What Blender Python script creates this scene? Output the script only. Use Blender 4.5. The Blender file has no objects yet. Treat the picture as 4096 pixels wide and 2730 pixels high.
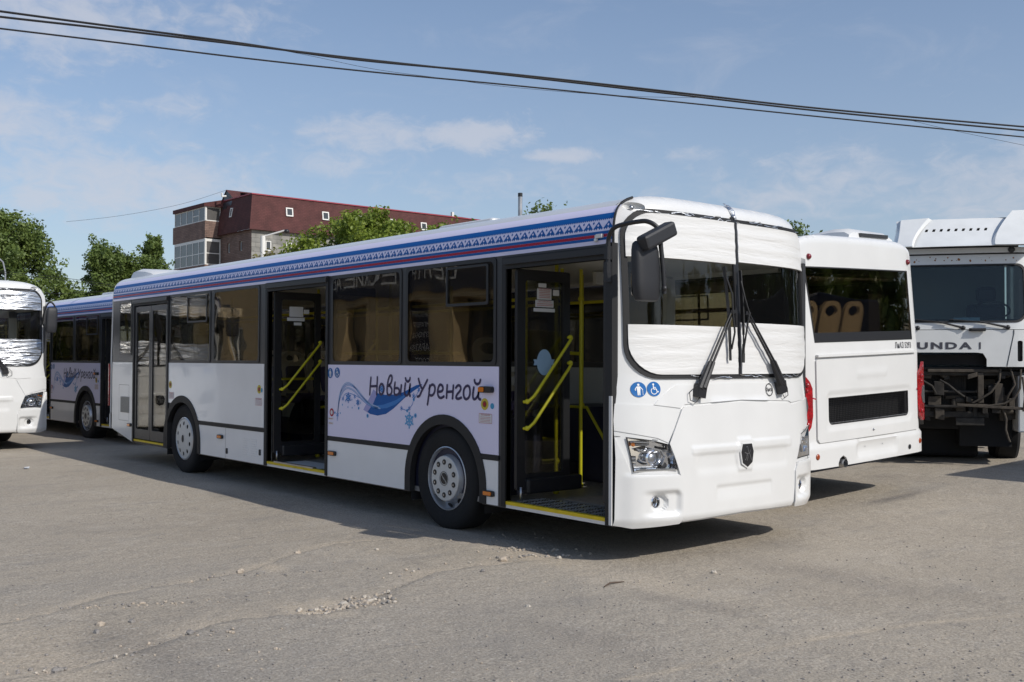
import bpy, bmesh, math, random
import numpy as np
from mathutils import Vector, Matrix
from mathutils.geometry import delaunay_2d_cdt
R = math.radians
PI = math.pi
random.seed(7)
rng = np.random.default_rng(7)
sc = bpy.context.scene
col = sc.collection

# ------------------------------------------------------------------ camera
YAW, PIT, ROL = -0.86914, 0.018925, 0.0042726
CAMP = Vector((5.1933, -5.5841, 1.5352)); FPX = 4104.8
fw = Vector((math.sin(YAW)*math.cos(PIT), math.cos(YAW)*math.cos(PIT), math.sin(PIT)))
rt = fw.cross(Vector((0, 0, 1))).normalized(); up = rt.cross(fw)
r2 = rt*math.cos(ROL)+up*math.sin(ROL); u2 = -rt*math.sin(ROL)+up*math.cos(ROL)
cam = bpy.data.cameras.new('camera'); camo = bpy.data.objects.new('camera', cam); col.objects.link(camo)
camo.matrix_world = Matrix(((r2.x, u2.x, -fw.x, CAMP.x), (r2.y, u2.y, -fw.y, CAMP.y), (r2.z, u2.z, -fw.z, CAMP.z), (0, 0, 0, 1)))
cam.sensor_width = 36; cam.lens = FPX*36/4096; cam.clip_end = 3000; cam.clip_start = 0.05
sc.camera = camo
sc.render.resolution_x = 1024; sc.render.resolution_y = 682
# ------------------------------------------------------------------ sun and sky
SUNV = Vector((1.18, 0.22, 1.0)).normalized()
SUN_EL = math.asin(SUNV.z); SUN_AZ = math.atan2(SUNV.x, SUNV.y)
sun = bpy.data.lights.new('sun', 'SUN'); sun.energy = 3.4; sun.angle = R(0.5); sun.color = (1.0, 0.955, 0.88)
suno = bpy.data.objects.new('sun', sun); col.objects.link(suno)
suno.rotation_euler = (-SUNV).to_track_quat('-Z', 'Y').to_euler()
suno.location = (0, 0, 30)
w = bpy.data.worlds.new('World'); sc.world = w; w.use_nodes = True
nt = w.node_tree; N = nt.nodes; LK = nt.links
bg = N['Background']; bg.inputs['Strength'].default_value = 0.13
sky = N.new('ShaderNodeTexSky'); sky.sky_type = 'NISHITA'; sky.sun_disc = False
sky.sun_elevation = SUN_EL; sky.sun_rotation = SUN_AZ; sky.altitude = 200; sky.air_density = 1.0; sky.dust_density = 1.2; sky.ozone_density = 2.4
tc = N.new('ShaderNodeTexCoord')
def wmath(op, a, b=None, clamp=False):
    n = N.new('ShaderNodeMath'); n.operation = op; n.use_clamp = clamp
    for i, v in enumerate((a, b)):
        if v is None: continue
        if isinstance(v, (int, float)): n.inputs[i].default_value = v
        else: LK.new(v, n.inputs[i])
    return n.outputs[0]
def wdot(vec):
    n = N.new('ShaderNodeVectorMath'); n.operation = 'DOT_PRODUCT'; LK.new(tc.outputs['Generated'], n.inputs[0]); n.inputs[1].default_value = vec
    return n.outputs['Value']
sep = N.new('ShaderNodeSeparateXYZ'); LK.new(tc.outputs['Generated'], sep.inputs[0])
zc = wmath('MAXIMUM', sep.outputs['Z'], 0.03)
zz = wmath('ADD', zc, 0.12)
cx_ = wmath('DIVIDE', sep.outputs['X'], zz); cy_ = wmath('DIVIDE', sep.outputs['Y'], zz)
cmb = N.new('ShaderNodeCombineXYZ'); LK.new(cx_, cmb.inputs[0]); LK.new(cy_, cmb.inputs[1])
def wnoise(scale, detail, rough, dist=0.0, off=0.0, src=None):
    n = N.new('ShaderNodeTexNoise'); n.inputs['Scale'].default_value = scale; n.inputs['Detail'].default_value = detail
    n.inputs['Roughness'].default_value = rough; n.inputs['Distortion'].default_value = dist
    m = N.new('ShaderNodeMapping'); m.inputs['Location'].default_value = (off, off*.7, off*.3)
    LK.new(src or cmb.outputs[0], m.inputs[0]); LK.new(m.outputs[0], n.inputs['Vector'])
    return n.outputs['Fac']
def wramp(v, a, b):
    n = N.new('ShaderNodeMapRange'); n.interpolation_type = 'SMOOTHSTEP'; n.inputs[1].default_value = a; n.inputs[2].default_value = b; LK.new(v, n.inputs[0])
    return n.outputs[0]
def dirv(px, py):
    d = (fw + r2*((px-2048)/FPX) - u2*((py-1365)/FPX)); return d.normalized()
def blob(px, py, rx, ry):
    """soft elliptical bank of cloud round a sky direction"""
    d = dirv(px, py); h = Vector((-d.y, d.x, 0)).normalized(); v = d.cross(h)*-1
    a = wmath('DIVIDE', wmath('SUBTRACT', wdot(h), 0.0), rx/FPX)
    b = wmath('DIVIDE', wmath('SUBTRACT', wdot(v), 0.0), ry/FPX)
    r = wmath('SQRT', wmath('ADD', wmath('MULTIPLY', a, a), wmath('MULTIPLY', b, b)))
    r = wmath('MULTIPLY', r, wmath('ADD', wmath('MULTIPLY', edge_n, 2.2), -.15))
    front = wmath('GREATER_THAN', wdot(d), 0.0)
    return wmath('MULTIPLY', wmath('SUBTRACT', 1.0, wramp(r, 0.0, 1.0)), front)
mpn0 = N.new('ShaderNodeMapping'); mpn0.inputs['Scale'].default_value = (1, 1, 1.9); LK.new(tc.outputs['Generated'], mpn0.inputs[0])
puff = wnoise(34, 12, .60, .6, 3.1, mpn0.outputs[0])
mpn = N.new('ShaderNodeMapping'); mpn.inputs['Scale'].default_value = (1, 1, 2.6); LK.new(tc.outputs['Generated'], mpn.inputs[0])
wisp = wnoise(7.5, 9, .62, .5, 1.7, mpn.outputs[0])
edge_n = wnoise(11, 10, .68, .8, 5.2, mpn0.outputs[0])
masks = None
for px, py, rx, ry, st in ((1880, 540, 420, 110, .66), (1500, 530, 620, 130, .46), (2230, 622, 260, 50, .56), (150, 60, 900, 300, .46), (420, 720, 900, 260, .50), (-50, 480, 800, 300, .44), (900, 80, 600, 220, .28),
                        (3300, 760, 900, 260, .36), (3950, 760, 700, 320, .42), (1300, 650, 700, 120, .34), (700, 420, 400, 110, .28), (1900, 740, 1200, 160, .26), (2750, 620, 300, 60, .30)):
    m_ = wmath('MULTIPLY', blob(px, py, rx, ry), st)
    masks = m_ if masks is None else wmath('MAXIMUM', masks, m_)
mix_n = wmath('ADD', wmath('MULTIPLY', puff, .75), wmath('MULTIPLY', wisp, .25))
cl = wmath('SUBTRACT', wmath('ADD', mix_n, masks), .60)
cl = wramp(cl, 0.0, .48)
gen = wmath('MULTIPLY', wramp(wisp, .50, .80), .22)
cloudf = wmath('MAXIMUM', wmath('MULTIPLY', cl, .66), gen)
hz = wmath('MULTIPLY', wmath('SUBTRACT', 1.0, wramp(zc, 0.0, .6)), .40)
mx0 = N.new('ShaderNodeMixRGB'); LK.new(hz, mx0.inputs[0]); LK.new(sky.outputs[0], mx0.inputs[1]); mx0.inputs[2].default_value = (3.05, 3.4, 4.2, 1)
mx = N.new('ShaderNodeMixRGB'); LK.new(cloudf, mx.inputs[0]); LK.new(mx0.outputs[0], mx.inputs[1]); mx.inputs[2].default_value = (4.6, 4.75, 5.3, 1)
LK.new(mx.outputs[0], bg.inputs['Color'])
sc.view_settings.view_transform = 'Standard'; sc.view_settings.look = 'None'; sc.view_settings.gamma = 1
sc.view_settings.use_curve_mapping = False; sc.view_settings.exposure = 0.0
sc.render.engine = 'CYCLES'
sc.cycles.max_bounces = 10; sc.cycles.transparent_max_bounces = 24; sc.cycles.glossy_bounces = 5

# ------------------------------------------------------------------ materials
M = {}
def mat(name, colr=(.5, .5, .5), rough=.5, metal=0.0, coat=0.0, bump=0.0, bscale=40, var=0.0, vscale=3, spec=.5, emit=None):
    m = bpy.data.materials.new(name); m.use_nodes = True; t = m.node_tree; n = t.nodes; b = n['Principled BSDF']
    b.inputs['Base Color'].default_value = (*colr, 1); b.inputs['Roughness'].default_value = rough; b.inputs['Metallic'].default_value = metal
    b.inputs['Coat Weight'].default_value = coat; b.inputs['Coat Roughness'].default_value = .04
    b.inputs['Specular IOR Level'].default_value = spec
    tcn = n.new('ShaderNodeTexCoord')
    nz = n.new('ShaderNodeTexNoise'); nz.inputs['Scale'].default_value = vscale; nz.inputs['Detail'].default_value = 6; t.links.new(tcn.outputs['Object'], nz.inputs['Vector'])
    if var:
        mr = n.new('ShaderNodeMapRange'); mr.inputs[1].default_value = .3; mr.inputs[2].default_value = .7; mr.inputs[3].default_value = 1-var; mr.inputs[4].default_value = 1+var*.6
        t.links.new(nz.outputs['Fac'], mr.inputs[0])
        mm = n.new('ShaderNodeMixRGB'); mm.blend_type = 'MULTIPLY'; mm.inputs[0].default_value = 1; mm.inputs[1].default_value = (*colr, 1)
        t.links.new(mr.outputs[0], mm.inputs[2]); t.links.new(mm.outputs[0], b.inputs['Base Color'])
    if bump:
        n2 = n.new('ShaderNodeTexNoise'); n2.inputs['Scale'].default_value = bscale; n2.inputs['Detail'].default_value = 4; t.links.new(tcn.outputs['Object'], n2.inputs['Vector'])
        bp_ = n.new('ShaderNodeBump'); bp_.inputs['Strength'].default_value = bump; bp_.inputs['Distance'].default_value = .02
        t.links.new(n2.outputs['Fac'], bp_.inputs['Height']); t.links.new(bp_.outputs[0], b.inputs['Normal'])
    M[name] = m; return m
mat('white_paint', (.70, .70, .69), .28, coat=.4, bump=.018, bscale=1.6, var=.03)
mat('white_plastic', (.70, .70, .69), .38, coat=.2, var=.03)
mat('vinyl', (.78, .74, .92), .36, coat=.12, bump=.01, bscale=2)
mat('side_paint', (.80, .81, .82), .20, coat=.5, bump=.02, bscale=1.4, var=.03)
mat('navy_ink', (.025, .02, .085), .35)
mat('blue_vinyl', (.003, .105, .38), .4, spec=.25)
mat('mid_blue', (.02, .20, .56), .35)
mat('light_blue', (.10, .36, .66), .35)
mat('pale_blue', (.38, .50, .74), .35)
mat('lilac_fade', (.36, .36, .66), .35)
mat('red_vinyl', (.40, .015, .045), .4, spec=.25)
mat('sign_blue', (.004, .12, .38), .35)
mat('sign_white', (.80, .80, .80), .4)
mat('band_grey', (.040, .041, .044), .38, bump=.02, bscale=60, var=.1)
mat('black_plastic', (.018, .018, .020), .42, bump=.05, bscale=90)
mat('grey_plastic', (.020, .021, .025), .55, bump=.12, bscale=160)
mat('black_rubber', (.013, .013, .014), .62, bump=.06, bscale=50, var=.2)
mat('tyre_rubber', (.010, .010, .011), .85, bump=.15, bscale=40, var=.3)
mat('chassis_black', (.012, .012, .013), .8, var=.3)
mat('wheel_silver', (.50, .52, .55), .33, metal=.6, var=.05)
mat('wheel_cap', (.62, .62, .60), .45, metal=.1, var=.03)
mat('chrome', (.85, .86, .88), .08, metal=1)
mat('steel', (.45, .46, .48), .32, metal=.9, var=.2)
mat('yellow_paint', (.62, .56, .02), .38, var=.05)
mat('yellow_tape', (.72, .52, .01), .5, var=.12, vscale=9)
mat('orange_lens', (.75, .20, .01), .2, coat=.5)
mat('amber_dark', (.30, .05, .01), .25, coat=.4)
mat('red_lens', (.36, .006, .01), .15, coat=.7, bump=.5, bscale=60, var=.5, vscale=30)
mat('dark_red_lens', (.20, .012, .02), .12, coat=.7)
mat('cream_plastic', (.62, .56, .46), .55, bump=.08, bscale=120)
mat('lining_grey', (.58, .58, .56), .6, bump=.04, bscale=80)
mat('ceiling_white', (.75, .74, .70), .6)
mat('floor_lino', (.24, .23, .22), .6, var=.2, vscale=20)
mat('floor_tan', (.30, .25, .20), .7, var=.2, vscale=8)
mat('navy_panel', (.018, .020, .045), .5)
mat('seat_cloth', (.10, .08, .16), .8, bump=.2, bscale=200)
mat('paper', (.70, .70, .70), .7)
mat('red_print', (.50, .10, .10), .6)
mat('dark_print', (.05, .05, .06), .6)
mat('warn_yellow', (.60, .48, .05), .5)
mat('warn_brown', (.22, .09, .02), .5)
mat('cyan_sticker', (.03, .30, .52), .4)
mat('oval_blue', (.30, .45, .62), .4)
mat('rust', (.30, .13, .04), .9, var=.4, vscale=30)
mat('mesh_black', (.02, .02, .022), .5, metal=.3)
mat('engine_grey', (.035, .031, .027), .6, metal=.3, var=.5, vscale=12)
mat('engine_dusty', (.075, .062, .048), .85, var=.4, vscale=15)
mat('truck_white', (.72, .73, .72), .38, coat=.25, var=.06, vscale=4, bump=.01, bscale=3)
mat('truck_letter', (.06, .06, .075), .4)
mat('pole_white', (.75, .74, .70), .5)
mat('zinc', (.42, .43, .45), .45, metal=.7, var=.2)
mat('cable_black', (.012, .012, .014), .7)
mat('bark', (.09, .07, .055), .9, bump=.5, bscale=20, var=.3)
mat('stone_tan', (.46, .39, .31), .9, bump=.5, bscale=60, var=.25, vscale=25)
mat('stone_grey', (.27, .25, .23), .9, bump=.5, bscale=60, var=.25, vscale=25)
mat('stone_pale', (.50, .45, .38), .9, bump=.4, bscale=60, var=.15, vscale=25)
mat('twig_brown', (.10, .07, .05), .9)

def ntm(name):
    m = bpy.data.materials.new(name); m.use_nodes = True; M[name] = m
    return m, m.node_tree, m.node_tree.nodes, m.node_tree.links
def glass(name, tint, ior=1.5, rough=.0, bump=0.004):
    m, t, n, l = ntm(name); n.remove(n['Principled BSDF']); out = n['Material Output']
    tr = n.new('ShaderNodeBsdfTransparent'); tr.inputs[0].default_value = (*tint, 1)
    gl = n.new('ShaderNodeBsdfGlossy'); gl.inputs['Roughness'].default_value = rough
    fr = n.new('ShaderNodeFresnel'); fr.inputs[0].default_value = ior
    mr = n.new('ShaderNodeMath'); mr.operation = 'MULTIPLY'; mr.inputs[1].default_value = .85; mr.use_clamp = True
    mx = n.new('ShaderNodeMixShader'); l.new(fr.outputs[0], mr.inputs[0]); l.new(mr.outputs[0], mx.inputs[0]); l.new(tr.outputs[0], mx.inputs[1]); l.new(gl.outputs[0], mx.inputs[2])
    tcn = n.new('ShaderNodeTexCoord'); nz = n.new('ShaderNodeTexNoise'); nz.inputs['Scale'].default_value = 1.3; nz.inputs['Detail'].default_value = 1; l.new(tcn.outputs['Object'], nz.inputs['Vector'])
    bp_ = n.new('ShaderNodeBump'); bp_.inputs['Distance'].default_value = bump; l.new(nz.outputs['Fac'], bp_.inputs['Height']); l.new(bp_.outputs[0], gl.inputs['Normal'])
    l.new(mx.outputs[0], out.inputs[0])
glass('tinted_glass', (.80, .76, .68)); glass('clear_glass', (.85, .88, .86)); glass('door_glass', (.86, .85, .80))
glass('lamp_glass', (.93, .94, .95), 1.45, 0, 0.0); glass('far_glass', (.25, .27, .28)); glass('truck_glass', (.66, .74, .74))
glass('rear_glass', (.84, .78, .68))

def mat_wrap(name, colr, metal, rough, amp, fine=.32):
    m, t, n, l = ntm(name); b = n['Principled BSDF']
    b.inputs['Base Color'].default_value = (*colr, 1); b.inputs['Metallic'].default_value = metal; b.inputs['Roughness'].default_value = rough
    b.inputs['Coat Weight'].default_value = .35 if not metal else 0; b.inputs['Coat Roughness'].default_value = .15
    tcn = n.new('ShaderNodeTexCoord'); mp = n.new('ShaderNodeMapping'); mp.inputs['Scale'].default_value = (1, 1.5, 13); l.new(tcn.outputs['Object'], mp.inputs[0])
    a = n.new('ShaderNodeTexNoise'); a.inputs['Scale'].default_value = 1.0; a.inputs['Detail'].default_value = 2; a.inputs['Distortion'].default_value = .9; l.new(mp.outputs[0], a.inputs['Vector'])
    mp2 = n.new('ShaderNodeMapping'); mp2.inputs['Scale'].default_value = (4, 6, 34); l.new(tcn.outputs['Object'], mp2.inputs[0])
    c = n.new('ShaderNodeTexNoise'); c.inputs['Scale'].default_value = 1.4; c.inputs['Detail'].default_value = 6; c.inputs['Roughness'].default_value = .6; c.inputs['Distortion'].default_value = .9; l.new(mp2.outputs[0], c.inputs['Vector'])
    ad = n.new('ShaderNodeMath'); ad.operation = 'MULTIPLY_ADD'; ad.inputs[1].default_value = fine; l.new(c.outputs['Fac'], ad.inputs[0]); l.new(a.outputs['Fac'], ad.inputs[2])
    bp_ = n.new('ShaderNodeBump'); bp_.inputs['Distance'].default_value = amp; bp_.inputs['Strength'].default_value = 1; l.new(ad.outputs[0], bp_.inputs['Height']); l.new(bp_.outputs[0], b.inputs['Normal'])
mat_wrap('foam_wrap', (.72, .715, .70), 0, .42, .0075)
mat_wrap('foil_wrap', (.74, .76, .79), .9, .36, .08, .10)
mat_wrap('clear_film', (.10, .10, .10), 0, .15, .05)

def mat_brick(name, c1, c2, mortar, sx, sy, scale=1.0, bump=.3):
    m, t, n, l = ntm(name); b = n['Principled BSDF']; b.inputs['Roughness'].default_value = .85
    tcn = n.new('ShaderNodeTexCoord'); sp = n.new('ShaderNodeSeparateXYZ'); l.new(tcn.outputs['Object'], sp.inputs[0])
    ad = n.new('ShaderNodeMath'); l.new(sp.outputs[0], ad.inputs[0]); l.new(sp.outputs[1], ad.inputs[1])
    cb = n.new('ShaderNodeCombineXYZ'); l.new(ad.outputs[0], cb.inputs[0]); l.new(sp.outputs[2], cb.inputs[1])
    br = n.new('ShaderNodeTexBrick'); l.new(cb.outputs[0], br.inputs['Vector']); br.inputs['Scale'].default_value = scale
    br.inputs['Color1'].default_value = (*c1, 1); br.inputs['Color2'].default_value = (*c2, 1); br.inputs['Mortar'].default_value = (*mortar, 1)
    br.inputs['Brick Width'].default_value = sx; br.inputs['Row Height'].default_value = sy; br.inputs['Mortar Size'].default_value = .012*sy/.075 if sy < .15 else .015
    nz = n.new('ShaderNodeTexNoise'); nz.inputs['Scale'].default_value = 1.3; nz.inputs['Detail'].default_value = 8; l.new(tcn.outputs['Object'], nz.inputs['Vector'])
    mr = n.new('ShaderNodeMapRange'); mr.inputs[1].default_value = .3; mr.inputs[2].default_value = .7; mr.inputs[3].default_value = .75; mr.inputs[4].default_value = 1.15; l.new(nz.outputs['Fac'], mr.inputs[0])
    mm = n.new('ShaderNodeMixRGB'); mm.blend_type = 'MULTIPLY'; mm.inputs[0].default_value = 1; l.new(br.outputs['Color'], mm.inputs[1]); l.new(mr.outputs[0], mm.inputs[2]); l.new(mm.outputs[0], b.inputs['Base Color'])
    bp_ = n.new('ShaderNodeBump'); bp_.inputs['Strength'].default_value = bump; bp_.inputs['Distance'].default_value = .02; l.new(br.outputs['Fac'], bp_.inputs['Height']); bp_.invert = True; l.new(bp_.outputs[0], b.inputs['Normal'])
mat_brick('brown_brick', (.20, .125, .098), (.26, .17, .135), (.10, .075, .065), .5, .15)
mat_brick('grey_block', (.30, .29, .26), (.22, .215, .20), (.12, .12, .11), .8, .4)
mat_brick('maroon_shingle', (.092, .030, .028), (.108, .038, .034), (.075, .024, .023), .35, .14)

def mat_leaf(name, c1, c2, c3):
    m, t, n, l = ntm(name); b = n['Principled BSDF']; b.inputs['Roughness'].default_value = .55
    tcn = n.new('ShaderNodeTexCoord'); nz = n.new('ShaderNodeTexNoise'); nz.inputs['Scale'].default_value = .9; nz.inputs['Detail'].default_value = 5; l.new(tcn.outputs['Object'], nz.inputs['Vector'])
    gi = n.new('ShaderNodeTexWhiteNoise'); gi.noise_dimensions = '3D'
    sn = n.new('ShaderNodeVectorMath'); sn.operation = 'SNAP'; sn.inputs[1].default_value = (.2, .2, .2); l.new(tcn.outputs['Object'], sn.inputs[0]); l.new(sn.outputs[0], gi.inputs['Vector'])
    ad = n.new('ShaderNodeMath'); ad.operation = 'MULTIPLY_ADD'; ad.inputs[1].default_value = .3; l.new(gi.outputs['Value'], ad.inputs[0]); l.new(nz.outputs['Fac'], ad.inputs[2])
    cr = n.new('ShaderNodeValToRGB'); l.new(ad.outputs[0], cr.inputs[0]); e = cr.color_ramp.elements
    e[0].position = .35; e[0].color = (*c1, 1); e[1].position = .85; e[1].color = (*c3, 1); k = e.new(.6); k.color = (*c2, 1)
    l.new(cr.outputs[0], b.inputs['Base Color'])
    tl = n.new('ShaderNodeBsdfTranslucent'); l.new(cr.outputs[0], tl.inputs[0]); mx = n.new('ShaderNodeMixShader'); mx.inputs[0].default_value = .35
    l.new(b.outputs[0], mx.inputs[1]); l.new(tl.outputs[0], mx.inputs[2]); l.new(mx.outputs[0], n['Material Output'].inputs[0])
mat_leaf('poplar_leaf', (.062, .102, .024), (.118, .172, .038), (.18, .24, .058))
mat_leaf('maple_leaf', (.10, .15, .020), (.18, .245, .030), (.26, .32, .045))
mat_leaf('dry_leaf', (.10, .09, .02), (.16, .15, .035), (.22, .20, .05))

def mat_wall(name, c, var=.12):
    mat(name, c, .85, bump=.15, bscale=25, var=var, vscale=1.2)
mat_wall('beige_plaster', (.50, .38, .22)); mat_wall('slab_grey', (.30, .29, .27))

def mat_ground():
    m, t, n, l = ntm('asphalt'); b = n['Principled BSDF']; b.inputs['Roughness'].default_value = .88; b.inputs['Specular IOR Level'].default_value = .3
    tcn = n.new('ShaderNodeTexCoord')
    def nz(scale, det=5, rough=.55, vs=None, dist=0):
        a = n.new('ShaderNodeTexNoise'); a.inputs['Scale'].default_value = scale; a.inputs['Detail'].default_value = det; a.inputs['Roughness'].default_value = rough; a.inputs['Distortion'].default_value = dist
        if vs: mp = n.new('ShaderNodeMapping'); mp.inputs['Scale'].default_value = vs; mp.inputs['Rotation'].default_value = (0, 0, .5); l.new(tcn.outputs['Object'], mp.inputs[0]); l.new(mp.outputs[0], a.inputs['Vector'])
        else: l.new(tcn.outputs['Object'], a.inputs['Vector'])
        return a.outputs['Fac']
    def ramp(v, a, b_, lo=0, hi=1):
        q = n.new('ShaderNodeMapRange'); q.inputs[1].default_value = a; q.inputs[2].default_value = b_; q.inputs[3].default_value = lo; q.inputs[4].default_value = hi; l.new(v, q.inputs[0]); return q.outputs[0]
    def mixc(f, c1, c2, bt='MIX'):
        q = n.new('ShaderNodeMixRGB'); q.blend_type = bt
        for i, v in enumerate((f, c1, c2)):
            if isinstance(v, tuple): q.inputs[i].default_value = (*v, 1)
            elif isinstance(v, (int, float)): q.inputs[i].default_value = v
            else: l.new(v, q.inputs[i])
        return q.outputs[0]
    base = mixc(ramp(nz(.35, 6), .35, .65), (.352, .306, .246), (.406, .355, .286))
    base = mixc(ramp(nz(1.7, 7, .65, None, .6), .50, .72, 0, .55), base, (.450, .400, .335))       # drifted dust
    base = mixc(ramp(nz(2.6, 6, .6, (1, .35, 1)), .54, .72, 0, .45), base, (.235, .220, .200))      # worn dark streaks
    sc_ = nz(1.6, 3, .5, (1, 22, 1), .25); base = mixc(ramp(sc_, .70, .76, 0, .5), base, (.50, .45, .38))      # scrape marks
    base = mixc(ramp(nz(5.5, 8, .7), .56, .70, 0, .55), base, (.225, .205, .180))
    base = mixc(ramp(nz(.16, 4), .52, .68, 0, .5), base, (.265, .245, .220))
    at = n.new('ShaderNodeAttribute'); at.attribute_name = 'dust'
    base = mixc(at.outputs['Fac'], base, (.50, .42, .32))
    at2 = n.new('ShaderNodeAttribute'); at2.attribute_name = 'stain'
    base = mixc(at2.outputs['Fac'], base, (.19, .17, .15))
    fine = ramp(nz(70, 4, .75), .3, .7, .58, 1.42); base = mixc(1, base, fine, 'MULTIPLY')
    v1 = n.new('ShaderNodeTexVoronoi'); v1.inputs['Scale'].default_value = 70; l.new(tcn.outputs['Object'], v1.inputs['Vector'])
    agg = ramp(v1.outputs['Color'], .82, .95, 0, .45)
    base = mixc(agg, base, (.60, .56, .50)); 
    v2 = n.new('ShaderNodeTexVoronoi'); v2.inputs['Scale'].default_value = 22; l.new(tcn.outputs['Object'], v2.inputs['Vector'])
    sp = n.new('ShaderNodeMath'); sp.operation = 'LESS_THAN'; sp.inputs[1].default_value = .13; l.new(v2.outputs['Distance'], sp.inputs[0])
    k = n.new('ShaderNodeMath'); k.operation = 'MULTIPLY'; l.new(sp.outputs[0], k.inputs[0]); l.new(ramp(v2.outputs['Color'], .55, .6, 0, .65), k.inputs[1])
    base = mixc(k.outputs[0], base, (.12, .105, .09))
    l.new(base, b.inputs['Base Color'])
    b1 = n.new('ShaderNodeBump'); b1.inputs['Distance'].default_value = .006; b1.inputs['Strength'].default_value = .8; l.new(nz(110, 4, .7), b1.inputs['Height'])
    b2 = n.new('ShaderNodeBump'); b2.inputs['Distance'].default_value = .035; b2.inputs['Strength'].default_value = .8; l.new(nz(7, 8, .68), b2.inputs['Height']); l.new(b1.outputs[0], b2.inputs['Normal'])
    l.new(b2.outputs[0], b.inputs['Normal'])
mat_ground()

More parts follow.
